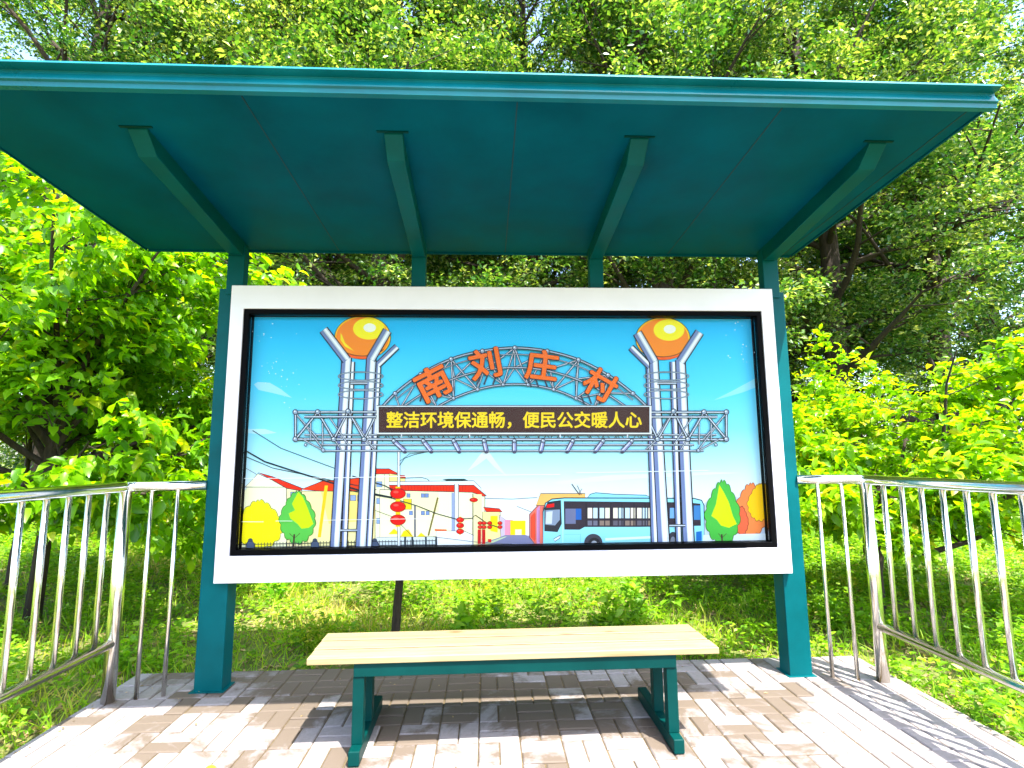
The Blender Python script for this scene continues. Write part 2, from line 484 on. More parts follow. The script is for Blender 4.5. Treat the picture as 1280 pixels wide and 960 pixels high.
# clear acrylic sheet in front of the print
m, n, l, b = mat('clear_acrylic')
n.remove(b)
gl = n.new('ShaderNodeBsdfGlossy'); gl.inputs['Roughness'].default_value = 0.03
tr = n.new('ShaderNodeBsdfTransparent'); tr.inputs[0].default_value = (0.97, 0.98, 0.98, 1)
fr = n.new('ShaderNodeFresnel'); fr.inputs[0].default_value = 1.13
mx = n.new('ShaderNodeMixShader'); l.new(fr.outputs[0], mx.inputs[0]); l.new(tr.outputs[0], mx.inputs[1]); l.new(gl.outputs[0], mx.inputs[2])
l.new(mx.outputs[0], n['Material Output'].inputs[0])
M_glass = m
MB().box(-OX + .036, OX - .036, 0.018, 0.021, OZ0 + .036, OZ1 - .034).build('clear_sheet', M_glass, board)

# ------------------------------------------------------------------ the printed poster: one flat sheet of artwork
HM = (0.005623189529765511, -3.66643774306592e-05, -3.5551026925885303, -0.00014045260844102782, -0.005283016493228059, 4.596539774483667, -7.078226583344014e-05, 0.0002081279338370451)
class Print:
    def __init__(s):
        s.v, s.f, s.c, s.k = [], [], [], 0
    def P(s, x, y):            # artwork units -> metres on the board
        w = HM[6] * x + HM[7] * y + 1
        X = (HM[0] * x + HM[1] * y + HM[2]) / w; Z = (HM[3] * x + HM[4] * y + HM[5]) / w
        L = OX - .036
        return (min(max(X, -L), L), 0.066 - s.k * 2.2e-5, min(max(Z, OZ0 + .036), OZ1 - .034))
    def poly(s, pts, col, cols=None):
        s.k += 1
        n = len(s.v)
        s.v += [s.P(*p) for p in pts]
        s.f.append(tuple(range(n, n + len(pts))))
        s.c.append([srgb(*q) for q in (cols or [col] * len(pts))])
        return s
    def line(s, pts, w, col, closed=False):
        pts = list(pts)
        if closed: pts.append(pts[0])
        s.k += 1
        L, Rr = [], []
        for i, p in enumerate(pts):
            a = pts[max(i - 1, 0)]; b = pts[min(i + 1, len(pts) - 1)]
            if closed and i in (0, len(pts) - 1): a, b = pts[-2], pts[1]
            dx, dy = b[0] - a[0], b[1] - a[1]; q = math.hypot(dx, dy) or 1
            nx, ny = -dy / q * w / 2, dx / q * w / 2
            L.append((p[0] + nx, p[1] + ny)); Rr.append((p[0] - nx, p[1] - ny))
        for i in range(len(pts) - 1):
            n = len(s.v)
            s.v += [s.P(*L[i]), s.P(*L[i + 1]), s.P(*Rr[i + 1]), s.P(*Rr[i])]
            s.f.append((n, n + 1, n + 2, n + 3)); s.c.append([srgb(*col)] * 4)
        return s
    def out(s, pts, fill, w=0.9, ink=(25, 30, 45), cols=None):
        s.poly(pts, fill, cols); s.line(pts, w, ink, True); return s
    def ell(s, cx, cy, rx, ry, n=36, a0=0, a1=360):
        return [(cx + rx * math.cos(R(a0 + (a1 - a0) * i / n)), cy + ry * math.sin(R(a0 + (a1 - a0) * i / n))) for i in range(n + (a1 - a0 < 360))]
    def pipe(s, a, b, w, col=(140, 156, 176), ink=(12, 16, 26)):
        w *= 1.12
        s.line([a, b], w, ink); s.line([a, b], w * 0.48, col)
        dx, dy = b[0] - a[0], b[1] - a[1]; q = math.hypot(dx, dy) or 1; o = w * 0.10
        s.line([(a[0] + dy / q * o, a[1] - dx / q * o), (b[0] + dy / q * o, b[1] - dx / q * o)], w * 0.17, (235, 240, 248))
    def node(s, x, y, r=3.0):
        s.poly(s.ell(x, y, r, r, 14), (35, 45, 62)); s.poly(s.ell(x, y, r * .72, r * .72, 14), (145, 160, 180)); s.poly(s.ell(x - r * .2, y - r * .25, r * .3, r * .3, 8), (235, 240, 248))
    def text(s, body, cx, cy, size, rot, col, embolden=0.0, sx=1.0, shear=0.0):
        cu = bpy.data.curves.new('lettering', 'FONT'); cu.body = body; cu.size = 1; cu.align_x = 'CENTER'; cu.align_y = 'CENTER'
        cu.shear = shear; cu.resolution_u = 3
        o = bpy.data.objects.new('lettering', cu); C.objects.link(o)
        me = o.evaluated_get(bpy.context.evaluated_depsgraph_get()).to_mesh()
        co = [tuple(q.co) for q in me.vertices]; fs = [tuple(q.vertices) for q in me.polygons]
        mx = (min(q[0] for q in co) + max(q[0] for q in co)) / 2; my = (min(q[1] for q in co) + max(q[1] for q in co)) / 2
        ca, sa = math.cos(R(rot)), math.sin(R(rot))
        offs = [(0, 0)] if not embolden else [(embolden * math.cos(a * math.pi / 4), embolden * math.sin(a * math.pi / 4)) for a in range(8)]
        for ox_, oy_ in offs:          # heavier strokes: the glyph struck several times, slightly displaced
            s.k += 1
            n = len(s.v)
            for (x, y, _) in co:
                x = (x - mx + ox_) * size * sx; y = (y - my + oy_) * size
                s.v.append(s.P(cx + x * ca - y * sa, cy - (x * sa + y * ca)))
            for q in fs:
                s.f.append(tuple(n + i for i in q)); s.c.append([srgb(*col)] * len(q))
        bpy.data.objects.remove(o); bpy.data.curves.remove(cu)
    def build(s, parent):
        me = bpy.data.meshes.new('printed_poster'); me.from_pydata(s.v, [], s.f)
        a = me.color_attributes.new('ink', 'FLOAT_COLOR', 'CORNER')
        flat = []
        for cs, f in zip(s.c, s.f):
            for q in cs: flat += [*q, 1.0]
        assert len(flat) == len(me.loops) * 4
        a.data.foreach_set('color', flat)
        m, n, l, b = mat('poster_print')
        at = n.new('ShaderNodeAttribute'); at.attribute_name = 'ink'
        p = geo_pos(n)
        # slight fading / scuffs of the film, in patches
        n1 = noise(n, l, 9, 9, 0.8, p)
        sc = ramp(n, l, n1.outputs[0], [(0.715, (0, 0, 0)), (0.75, (1, 1, 1))])
        mm = n.new('ShaderNodeMath'); mm.operation = 'MULTIPLY'; mm.inputs[1].default_value = 0.5; l.new(sc.outputs[0], mm.inputs[0])
        hs = n.new('ShaderNodeHueSaturation'); hs.inputs['Saturation'].default_value = 1.04; hs.inputs['Value'].default_value = 0.97
        l.new(at.outputs['Color'], hs.inputs['Color'])
        l.new(mixc(n, l, mm.outputs[0], hs.outputs[0], (0.75, 0.82, 0.85)), b.inputs['Base Color'])
        b.inputs['Roughness'].default_value = 0.5
        b.inputs['Specular IOR Level'].default_value = 0.2
        n2 = noise(n, l, 2.0, 3, 0.5, p); bump(n, l, n2.outputs[0], b, 0.2, 0.02)
        me.materials.append(m)
        o = bpy.data.objects.new('printed_poster', me); C.objects.link(o); o.parent = parent
        return o

def draw_poster():
    p = Print(); rng = random.Random(3)
    ink = (10, 12, 24)
    # sky, a printed gradient
    rows = [(388, (46, 180, 246)), (430, (66, 200, 252)), (490, (98, 216, 252)), (535, (135, 226, 252)), (570, (180, 238, 253)), (605, (222, 247, 253)), (640, (244, 251, 253)), (700, (250, 252, 252))]
    cols = [296, 400, 500, 640, 800, 900, 966]
    p.k += 1
    for j in range(len(rows) - 1):
        for i in range(len(cols) - 1):
            pts = [(cols[i], rows[j][0]), (cols[i + 1], rows[j][0]), (cols[i + 1], rows[j + 1][0]), (cols[i], rows[j + 1][0])]
            n = len(p.v); p.v += [p.P(*q) for q in pts]; p.f.append((n, n + 1, n + 2, n + 3))
            p.c.append([srgb(*rows[j][1])] * 2 + [srgb(*rows[j + 1][1])] * 2)
    # wisps of cloud
    p.poly([(316, 480), (321, 477), (336, 478), (350, 486), (364, 497), (340, 491), (322, 487)], (165, 228, 248))
    p.poly([(893, 500), (915, 489), (947, 473), (949, 484), (930, 490), (905, 497)], (150, 226, 250))
    p.poly([(583, 590), (597, 572), (607, 560), (612, 566), (622, 580), (634, 596), (618, 584), (608, 573), (596, 582)], (222, 247, 254))
    p.poly([(690, 603), (760, 594), (880, 590), (930, 591), (800, 598), (700, 606)], (225, 247, 254))
    p.poly([(306, 536), (330, 536), (345, 541), (325, 543), (304, 541)], (190, 238, 252))
    p.poly([(850, 640), (880, 630), (905, 615), (925, 622), (960, 618), (960, 690), (850, 690)], (200, 215, 232))
    # ---- village, left
    cream, cream2, red = (255, 250, 205), (255, 240, 170), (235, 45, 20)
    p.out([(300, 613), (321, 592), (357, 609), (357, 690), (300, 690)], cream)
    p.out([(300, 609), (321, 592), (357, 609)], (255, 252, 215))
    p.out([(357, 609), (376, 612), (377, 690), (357, 690)], (255, 236, 180))
    p.out([(321, 590.5), (340, 596), (378, 611), (374, 613.5), (357, 610.5), (337, 599)], red)
    p.out([(376, 614), (472, 614), (472, 690), (376, 690)], cream2)
    p.poly([(400, 614), (472, 614), (472, 650), (410, 655)], (255, 225, 130))
    p.out([(375, 612), (403, 601), (428, 600), (450, 597), (472, 597), (472, 614), (400, 614)], (240, 60, 20))
    p.poly([(405, 607), (409, 607), (400, 672), (396, 672)], (255, 200, 60))
    for x, y in ((437, 619), (446, 619), (362, 615), (313, 628)): p.out([(x, y), (x + 7, y), (x + 7, y + 7), (x, y + 7)], (150, 170, 205), .6)
    p.out([(468, 592), (492, 592), (492, 690), (468, 690)], cream); p.line([(480, 592), (480, 690)], .6, (150, 150, 130))
    for y in (602, 623, 648): p.out([(470, y), (477, y), (477, y + 7), (470, y + 7)], (140, 170, 215), .6)
    p.out([(466, 586), (486, 586), (498, 592.5), (466, 592.5)], red)
    p.out([(486, 592), (506, 595), (506, 610), (486, 610)], (255, 235, 150), .7)
    p.out([(497, 594), (505, 594), (507, 597.5), (500, 597)], red, .6)
    p.line([(500, 598), (527, 597), (534, 599), (538, 603), (538, 606)], .8, ink)
    p.out([(486, 602), (592, 601), (601, 610), (601, 614), (486, 614)], (240, 248, 250), .7)
    p.poly([(552, 599.5), (560, 598.5), (580, 598.5), (585, 600.5), (560, 601.5)], (20, 60, 62))
    p.out([(474, 612), (592, 614), (606, 620), (606, 690), (474, 690)], cream)
    p.poly([(487, 614), (548, 615), (548, 640), (487, 635)], (255, 247, 190))
    p.out([(486, 606.5), (592, 606.5), (608, 620), (604, 620.5), (590, 615.5), (487, 613)], red)
    for x in range(490, 590, 4): p.line([(x, 607), (x, 613.5)], .4, (170, 25, 10))
    p.out([(568, 605), (573, 605), (573, 664), (568, 664)], (225, 232, 240), .7); p.poly([(564, 616), (568, 616), (568, 664), (564, 664)], (150, 165, 200))
    for x, y in ((508, 617), (526, 617), (531, 617), (526, 639), (532, 639), (511, 639)): p.out([(x, y), (x + 4.4, y), (x + 4.4, y + 5), (x, y + 5)], (120, 145, 200), .5)
    p.poly([(485, 668), (492, 661), (500, 668)], (255, 225, 30)); p.poly([(500, 671), (504, 664), (510, 662), (516, 671)], (255, 225, 30)); p.poly([(521, 671), (526, 666), (532, 671)], (255, 225, 30))
    p.out([(504, 624), (514, 624), (514, 637), (504, 637)], (240, 215, 60), .6)
    p.poly([(517, 632), (519.5, 632), (519.5, 672), (517, 672)], (110, 110, 120))
    p.line([(547, 622), (535, 670)], 2.2, (120, 110, 45))
    p.out([(470, 672), (545, 671), (545, 690), (470, 690)], (225, 235, 235), .5)
    p.out([(545, 664), (580, 664), (606, 676), (606, 690), (545, 690)], (248, 250, 252), .7); p.poly([(543, 661.5), (558, 662), (558, 664), (543, 664)], (225, 110, 70))
    p.poly([(592, 618), (602, 618), (602, 684), (592, 684)], (255, 240, 180)); p.line([(591, 617), (591, 684)], 1.2, (70, 70, 75))
    # street to the right of the corner house
    p.out([(603, 640), (625, 640), (630, 672), (603, 682)], (250, 235, 160), .6)
    p.poly([(613, 645), (622, 645), (622, 666), (613, 664)], (255, 225, 20))
    p.out([(604, 634), (624, 636), (628, 640), (608, 640)], (225, 50, 35), .7)
    p.out([(624, 644), (632, 650), (636, 670), (626, 672)], (205, 190, 215), .5)
    p.poly([(631, 650), (641, 650), (641, 670), (631, 670)], (238, 150, 175)); p.out([(638, 651), (657, 651), (657, 669), (638, 669)], (255, 222, 40), .4, (180, 150, 40))
    p.poly([(644, 662), (652, 662), (652, 669), (644, 669)], (240, 230, 200))
    p.poly([(632, 669), (660, 669), (684, 690), (600, 690)], (130, 130, 165)); p.poly([(602, 683), (631, 671), (634, 671), (612, 690), (598, 690)], (200, 215, 170))
    p.poly([(657, 669), (664, 669), (690, 684), (686, 686)], (215, 210, 220))
    p.out([(662, 643), (678, 626), (690, 622), (690, 690), (668, 682), (662, 672)], (228, 120, 105), .8)
    p.poly([(664, 645), (669, 640), (669, 678), (664, 672)], (245, 90, 70)); p.poly([(671, 636), (675, 632), (675, 682), (671, 680)], (200, 140, 190))
    p.out([(676, 617), (732, 617), (732, 632), (670, 632)], (248, 190, 110), .8)
    for k in range(4): p.line([(664 + k * 5, 646 - k * 4), (664 + k * 5, 672 + k * 3)], .5, (120, 40, 50))
    p.line([(606, 623), (640, 624), (672, 622)], .7, (70, 90, 110)); p.line([(646, 633), (664, 640)], .7, (90, 90, 110))
    # bare twig and bus
    p.line([(715, 605), (725, 619)], 1.3, (60, 45, 50)); p.line([(722, 607), (727, 619)], .8, (90, 70, 80)); p.line([(728, 611), (724, 617)], .7, (90, 70, 80))
    bus, busd = (150, 222, 242), (100, 186, 220)
    p.out([(733, 624), (738, 618), (745, 616), (770, 618), (808, 619), (818, 624)], (150, 222, 242), .9, (20, 60, 85))
    p.out([(679, 688), (679, 640), (682, 629), (690, 624), (706, 622.5), (868, 623), (878, 625.5), (881, 632), (882, 688)], bus, 1.3, (8, 35, 55))
    p.line([(704, 625), (704, 690)], 1.6, (180, 235, 250))
    p.out([(681, 636), (685, 628), (701, 625.5), (702, 655), (697, 665), (681, 664)], (40, 40, 52), .8)
    p.poly([(682, 638), (700, 637), (700, 650), (694, 657), (682, 656)], (135, 150, 175)); p.poly([(683, 640), (691, 639), (690, 655), (682, 655)], (205, 212, 225))
    p.poly([(683.5, 631), (693, 629.3), (693, 633.8), (683.5, 635)], (225, 35, 40))
    p.out([(705, 627), (860, 628.5), (876, 630), (877, 657), (800, 658.5), (731, 658.5), (725, 662), (706, 662)], (48, 38, 52), .8)
    p.poly([(707, 636), (720, 636), (720, 655), (707, 655)], (110, 115, 150)); p.poly([(720, 636), (727, 636), (727, 650), (720, 650)], (50, 100, 180))
    for x in (736, 743, 751, 758, 768, 775, 783, 790, 798, 805, 812):
        p.poly([(x - 1, 635), (x + 4.6, 635), (x + 4.6, 648), (x - 1, 648)], (205, 232, 245) if x % 2 else (246, 236, 214))
        p.poly([(x - 1, 651), (x + 4.6, 651), (x + 4.6, 657), (x - 1, 657)], rng.choice([(140, 150, 110), (110, 110, 130), (150, 125, 110), (205, 200, 60)] if x < 745 else [(95, 90, 105), (140, 120, 110)]))
    for x in (735, 750, 766, 780, 795, 809): p.line([(x - 2, 629), (x - 2, 658)], 1.4, (35, 28, 40))
    p.poly([(838, 635), (848, 635), (848, 648), (838, 648)], (120, 170, 225)); p.poly([(868, 632), (876, 632), (876, 650), (868, 650)], (70, 130, 190))
    p.poly([(757, 673), (820, 670), (820, 673), (757, 676)], (225, 246, 252)); p.line([(706, 668), (726, 668), (726, 688)], .5, busd); p.line([(820, 668), (820, 688)], .5, busd)
    p.poly([(871, 665), (878, 664), (878, 676), (871, 677)], (40, 110, 190))
    p.poly(p.ell(742, 679, 11.5, 11.5), (60, 60, 72)); p.poly(p.ell(743, 680, 7.5, 7.5), (25, 25, 32)); p.poly(p.ell(743, 680, 3.8, 3.8), (170, 175, 185))
    p.poly(p.ell(842, 677, 7, 12), (50, 50, 62)); p.poly(p.ell(842, 677, 3.4, 6), (120, 125, 140))
    p.out([(692, 674), (701, 669), (700, 673), (694, 677)], (225, 235, 240), .7)
    # trees of the print
    def cloud(cx, base, w, h, col, seed, dark=None, n=26, bl=.10):
        rg = random.Random(seed); pts = []
        for i in range(n * 3):
            t = i / (n * 3); a = 2 * math.pi * t
            x = math.sin(a); y = math.cos(a)
            wd = w * (0.5 if y < 0 else 0.5 * (1 - 0.42 * y))
            r = 1 + bl * abs(math.sin(i / 5 * math.pi)) + rg.uniform(-.012, .012)
            pts.append((cx + x * wd * r, base - h * 0.5 - y * h * 0.5 * r))
        p.out(pts, col, .8, dark or (60, 90, 30))
    cloud(323, 684, 58, 57, (255, 240, 10), 1, (120, 120, 60)); 
    cloud(371, 678, 43, 62, (95, 190, 80), 2)
    p.poly([(372, 615), (378, 622), (384, 636), (391, 655), (385, 660), (376, 661), (371, 655), (362, 648), (360, 642), (368, 638), (364, 630)], (205, 240, 15))
    p.line([(366, 684), (367, 668)], 2, (70, 45, 40)); p.line([(361, 667), (367, 673), (374, 667)], .8, (70, 45, 40))
    cloud(940, 668, 40, 62, (245, 140, 85), 5, (150, 80, 60)); cloud(951, 650, 30, 44, (255, 200, 40), 6, (160, 100, 50)); cloud(928, 668, 16, 34, (238, 110, 80), 7, (150, 60, 50))
    p.poly([(880, 669), (960, 667), (960, 690), (880, 690)], (228, 236, 240))
    cloud(904, 679, 42, 76, (80, 185, 75), 4)
    p.poly([(900, 606), (906, 616), (912, 628), (917, 645), (922, 655), (912, 660), (902, 657), (897, 650), (890, 645), (896, 630)], (215, 245, 15))
    p.line([(904, 684), (903, 668)], 2, (70, 45, 40)); p.line([(899, 667), (903, 673), (909, 667)], .8, (70, 45, 40))
    # fence along the bottom left
    p.line([(300, 681), (545, 676)], .9, (40, 50, 60)); p.line([(300, 684.5), (545, 681)], .9, (40, 50, 60))
    for k in range(62): x = 306 + k * 3.9; p.line([(x, 678.5 - k * .07), (x, 690)], .7, (40, 50, 60))
    for x in (312, 393, 468): p.poly(p.ell(x, 676, 3, 3, 14), (60, 70, 90)); p.out([(x - 5, 680), (x - 3, 677), (x + 3, 677), (x + 5, 680), (x + 5, 690), (x - 5, 690)], (75, 88, 115), .7)
    for x in (506, 515, 532, 545): p.line([(x, 671), (x, 690)], 2.4, (50, 62, 72))
    p.line([(540, 671), (606, 679), (640, 680)], 0.6, (90, 90, 100))
    # wires
    p.line([(303, 564), (330, 577), (370, 590), (412, 603), (460, 616), (490, 622)], 2.0, (22, 36, 44)); p.line([(303, 571), (340, 585), (412, 600), (470, 612)], .9, (30, 45, 50))
    p.line([(315, 538), (350, 560), (395, 577), (425, 588)], .9, (30, 60, 70)); p.line([(440, 595), (480, 607), (500, 617)], 1.4, (22, 36, 44))
    p.line([(430, 612), (490, 623), (520, 632), (545, 642), (570, 649), (590, 648), (594, 644), (610, 655), (625, 660)], 1.1, (22, 40, 44))
    p.line([(303, 585), (320, 593)], .6, (60, 60, 60)); p.line([(468, 638), (490, 646), (505, 660), (514, 670)], .6, (60, 70, 60))
    # lamp post with lanterns
    p.line([(498, 563), (498, 690)], 3.6, (60, 70, 80)); p.line([(498, 563), (498, 690)], 2.4, (235, 240, 245))
    p.line([(499, 582), (505, 573), (518, 568), (537, 564)], .8, (60, 80, 90)); p.line([(500, 576), (512, 567), (537, 564)], .6, (60, 80, 90))
    def lantern(x, y, rx, ry):
        p.poly([(x - rx * .3, y - ry * 1.35), (x + rx * .3, y - ry * 1.35), (x + rx * .3, y + ry * 1.35), (x - rx * .3, y + ry * 1.35)], (255, 200, 40))
        p.out(p.ell(x, y, rx, ry, 24), (228, 25, 25), .7, (120, 10, 10)); p.poly(p.ell(x - rx * .25, y - ry * .3, rx * .35, ry * .25, 12), (245, 95, 85))
    for y in (617, 633.5, 650): lantern(497, y, 9.6, 6.4)
    lantern(592, 625, 5, 2.4)
    for y in (650, 657, 664.5): lantern(575, y, 4.6, 3)
    for x in (600, 605, 612, 625): 
        for y in (654, 659): lantern(x, y, 2.8, 2)
    for x in (597, 602.5): p.poly([(x, 662), (x + 4, 662), (x + 4, 680), (x, 680)], (200, 30, 35))
    p.poly([(610, 674), (614, 674), (614, 678), (610, 678)], (220, 30, 40))
    # ---- steel gateway
    st, sb, sh = (206, 214, 224), (118, 134, 178), (244, 247, 250)
    def column(x0t, x1t, yt, x0b, x1b, yb, k=.38):
        w = lambda t: (x0t + (x1t - x0t) * t, x0b + (x1b - x0b) * t)
        a, b_ = w(0), w(1)
        p.out([(a[0], yt), (b_[0], yt), (b_[1], yb), (a[1], yb)], st, 1.5, ink)
        c = w(k); p.poly([(a[0] + .5, yt), (c[0], yt), (c[1], yb), (a[1] + .5, yb)], sb)
        d, e = w(k + .08), w(.8); p.poly([(d[0], yt), (e[0], yt), (e[1], yb), (d[1], yb)], sh)
    def arm(a, b, w):
        dx, dy = b[0] - a[0], b[1] - a[1]; q = math.hypot(dx, dy); nx, ny = -dy / q * w / 2, dx / q * w / 2
        p.out([(a[0] + nx, a[1] + ny), (b[0] + nx, b[1] + ny), (b[0] - nx, b[1] - ny), (a[0] - nx, a[1] - ny)], st, 1.5, ink)
        s_ = 1 if nx < 0 else -1
        nx *= s_; ny *= s_
        p.poly([(a[0] + nx * .9, a[1] + ny * .9), (b[0] + nx * .9, b[1] + ny * .9), (b[0] + nx * .15, b[1] + ny * .15), (a[0] + nx * .15, a[1] + ny * .15)], sb)
        p.line([(a[0] - nx * .35, a[1] - ny * .35), (b[0] - nx * .35, b[1] - ny * .35)], w * .22, sh)
    def ball(cx, cy, rx, ry):
        p.poly(p.ell(cx, cy, rx, ry, 48), ink)
        p.poly(p.ell(cx, cy, rx - .8, ry - .8, 48), (255, 205, 25)); p.poly(p.ell(cx - .2, cy + .5, rx - 2.2, ry - 1.8, 48), (255, 138, 8))
        p.poly(p.ell(cx, cy + ry * .72, rx * .62, ry * .26, 30), (245, 95, 10))
        p.poly(p.ell(cx + .5, cy + ry * .38, rx * .82, ry * .48, 40, 10, 170) + [(cx - rx * .74, cy + ry * .2), (cx + rx * .74, cy + ry * .2)], (255, 140, 8))
        p.line(p.ell(cx, cy + ry * .38, rx * .78, ry * .46, 24, 20, 150), 1, (90, 45, 10))
        p.poly(p.ell(cx + rx * .22, cy - ry * .40, rx * .56, ry * .50, 36), (255, 238, 10)); p.poly(p.ell(cx + rx * .25, cy - ry * .44, rx * .22, ry * .20, 24), (250, 248, 235))
        p.poly([(cx - rx * .78, cy - ry * .2), (cx - rx * .72, cy - ry * .1), (cx - rx * .62, cy + ry * .25), (cx - rx * .3, cy + ry * .62), (cx - rx * .62, cy + ry * .42), (cx - rx * .78, cy + ry * .12)], (255, 225, 20))
    # back columns
    column(436, 443, 452, 426, 433, 690); column(470, 476, 455, 456, 464, 690)
    column(808, 815, 455, 815, 824, 690); column(838, 845, 452, 846, 853, 690)
    ball(453, 421.5, 35.5, 27.5); ball(829, 423, 34.5, 27)
    arm((472, 456), (496, 433), 7.5); arm((813, 458), (789, 434), 7.5)
    column(427, 439, 447, 412, 424, 690); column(458, 470, 447, 444, 457, 690)
    column(812, 823, 450, 823, 838, 690); column(845, 857, 450, 855, 869, 690)
    arm((433, 450), (404, 412), 11); arm((463, 449), (484, 413), 11)
    arm((818, 452), (797, 416), 11); arm((851, 452), (875, 415), 11)
    for y in (479, 663): 
        p.pipe((438, y), (459, y), 3.4) if y < 600 else p.pipe((425, y), (446, y), 3.2)
        p.pipe((822, y), (846, y), 3.4) if y < 600 else p.pipe((837, y - 6), (857, y - 6), 3.2)
    for cx in (450.5, 833.5):
        for y in (470, 481.5, 493): p.line(p.ell(cx, y, 28, 5.2, 30), 1.7, (40, 52, 66), True); p.line(p.ell(cx, y, 28, 5.2, 30), .7, (175, 190, 205), True)
    # horizontal box truss
    dk = (20, 26, 40)
    lowx = [506, 539, 574, 608, 643, 676, 709, 744, 778]; botx = [492, 529, 567, 605, 643, 679, 716, 754, 790]
    for k in range(44):
        x = 470 + k * 8; p.line([(x, 551), (x + rng.choice([-1, 1]) * 7, 541)], .8, dk)
    for k in range(30): x = 458 + k * 12.5; p.line([(x, 543), (x + 8, 552)], .9, (90, 100, 115))
    for y, a, b_ in ((556, 400, 868), (563.5, 404, 880), (543.5, 380, 896)): p.pipe((a, y), (b_, y), 2.4)
    for a, b_ in zip(botx, lowx): p.line([(a, 551), (b_, 564)], 6, dk); p.line([(a, 551), (b_, 564)], 4.2, (140, 145, 190)); p.line([(a - .8, 551), (b_ - .8, 564)], 1.4, (215, 220, 238))
    p.pipe((369, 549), (908, 549.5), 3.6)
    for a, b_ in zip(botx, lowx): p.node(a, 551, 3); p.poly(p.ell(b_, 565, 2.6, 2, 12), (70, 72, 95))
    for sx_ in (1, -1):
        X = (lambda x: x) if sx_ == 1 else (lambda x: 1277 - x)
        for a, b_ in (((369, 516), (404, 562)), ((372, 520), (398, 549)), ((397, 516), (426, 562)), ((388, 520), (388, 550)), ((403, 519), (403, 556)), ((440, 520), (466, 562)), ((410, 519), (435, 556)), ((378, 549), (404, 563)), ((455, 549), (470, 562))):
            p.pipe((X(a[0]), a[1]), (X(b_[0]), b_[1]), 2.0)
        for a, b_ in (((369, 515), (474, 515)), ((369, 515), (369, 549)), ((397, 515), (369, 549)), ((397, 515), (417, 549)), ((435, 514), (417, 549)), ((435, 514), (455, 549)), ((470, 518), (455, 549)), ((380, 521), (470, 521))):
            p.pipe((X(a[0]), a[1]), (X(b_[0]), b_[1]), 3.2)
        for q in ((369, 515), (397, 515), (435, 514), (369, 549), (417, 549), (455, 549)): p.node(X(q[0]), q[1], 3.6)
        p.node(X(404), 563, 2.6); p.node(X(382), 556, 2.2)
    # arch: two layered rings of tube with web members
    cx0 = 643.5
    outer = [(474, 513), (494, 492), (526, 468), (564, 449), (603, 439), (643.5, 435), (684, 439), (723, 450), (760, 469), (791, 492), (812, 512)]
    outer2 = [(x, y + 8) for x, y in outer[1:-1]]
    inner = [(546, 509), (567, 498), (597, 487), (629, 481), (660, 481), (692, 487), (720, 498), (742, 510)]
    inner2 = [(500, 511), (532, 490), (568, 473), (605, 463), (643.5, 459.5), (682, 463), (720, 474), (756, 491), (786, 511)]
    def curve(pts, w):
        def cr(P0, P1, P2, P3, t): return tuple(.5 * ((2 * P1[i]) + (-P0[i] + P2[i]) * t + (2 * P0[i] - 5 * P1[i] + 4 * P2[i] - P3[i]) * t * t + (-P0[i] + 3 * P1[i] - 3 * P2[i] + P3[i]) * t ** 3) for i in (0, 1))
        o = []
        for i in range(len(pts) - 1):
            for k in range(5): o.append(cr(pts[max(i - 1, 0)], pts[i], pts[i + 1], pts[min(i + 2, len(pts) - 1)], k / 5))
        o.append(pts[-1])
        p.line(o, w * 1.15, (14, 18, 28)); p.line(o, w * .48, (165, 178, 194))
    for i, q in enumerate(inner):
        for o_ in inner2[max(i, 0):i + 2]: p.pipe(q, o_, 1.9)
    for i, q in enumerate(inner2[:-1]):
        p.pipe(q, outer[i + 1], 2.2)
        if i + 2 < len(outer): p.pipe(q, outer[min(i + 2, 9)], 2.2)
    for i in range(7): p.pipe(inner[i], outer[i + 2], 2.4); p.pipe(inner[i + 1], outer[i + 2], 2.4)
    curve(outer2, 1.6); curve(inner2, 2.6); curve(inner, 2.8); curve(outer, 3.4)
    for q in inner: p.node(q[0], q[1], 2.6)
    for q in outer[1:-1]: p.node(q[0], q[1], 3.2)
    # bracket shadows of the raised characters, then the characters
    for x, y, r_ in ((541, 494, 25), (612, 473, 8), (672, 476, -8), (738, 497, -25)):
        for d in (-12, -3, 8): p.line([(x + d, y - 3), (x + d + (4 if x > 643 else -4), y + 8)], 2.2, (50, 60, 80))
    for ch, x, y, r_, s_ in (('南', 541, 479, 27, 42), ('刘', 606, 455, 11, 39), ('庄', 677, 457, -7, 39), ('村', 750, 481, -30, 38)):
        p.text(ch, x, y, s_ * 1.0, r_, (40, 22, 30), 0.052, 1.08)
        p.text(ch, x + .3, y - .3, s_ * 1.0, r_, (245, 110, 25), 0.026, 1.08)
    # message board of the gateway
    p.out([(471, 507), (814, 507), (814, 543), (471, 543)], (232, 236, 240), .8)
    p.out([(473.5, 509), (811.5, 509), (811.5, 540.5), (473.5, 540.5)], (58, 26, 22), 1.0, (20, 8, 10))
    for x in (502, 587, 700, 784): p.line([(x, 543), (x, 547)], 1.4, (235, 240, 245))
    for t in ('整洁环境保通畅，便民公交暖人心',):
        p.text(t, 642.5, 525, 21.4, 0, (252, 212, 40), 0.022, 0.995)
    # printed seams of the joined film strips and pale creases
    p.line([(300, 598), (380, 597.5), (430, 597), (520, 595), (600, 594), (700, 593)], .7, (248, 250, 250)); p.line([(720, 591), (800, 589.5), (885, 588)], .8, (240, 250, 252))
    p.line([(298, 652), (330, 652)], .6, (245, 245, 235)); p.line([(345, 651), (366, 651)], .6, (245, 245, 235)); p.line([(405, 650), (540, 648)], .5, (250, 250, 240))
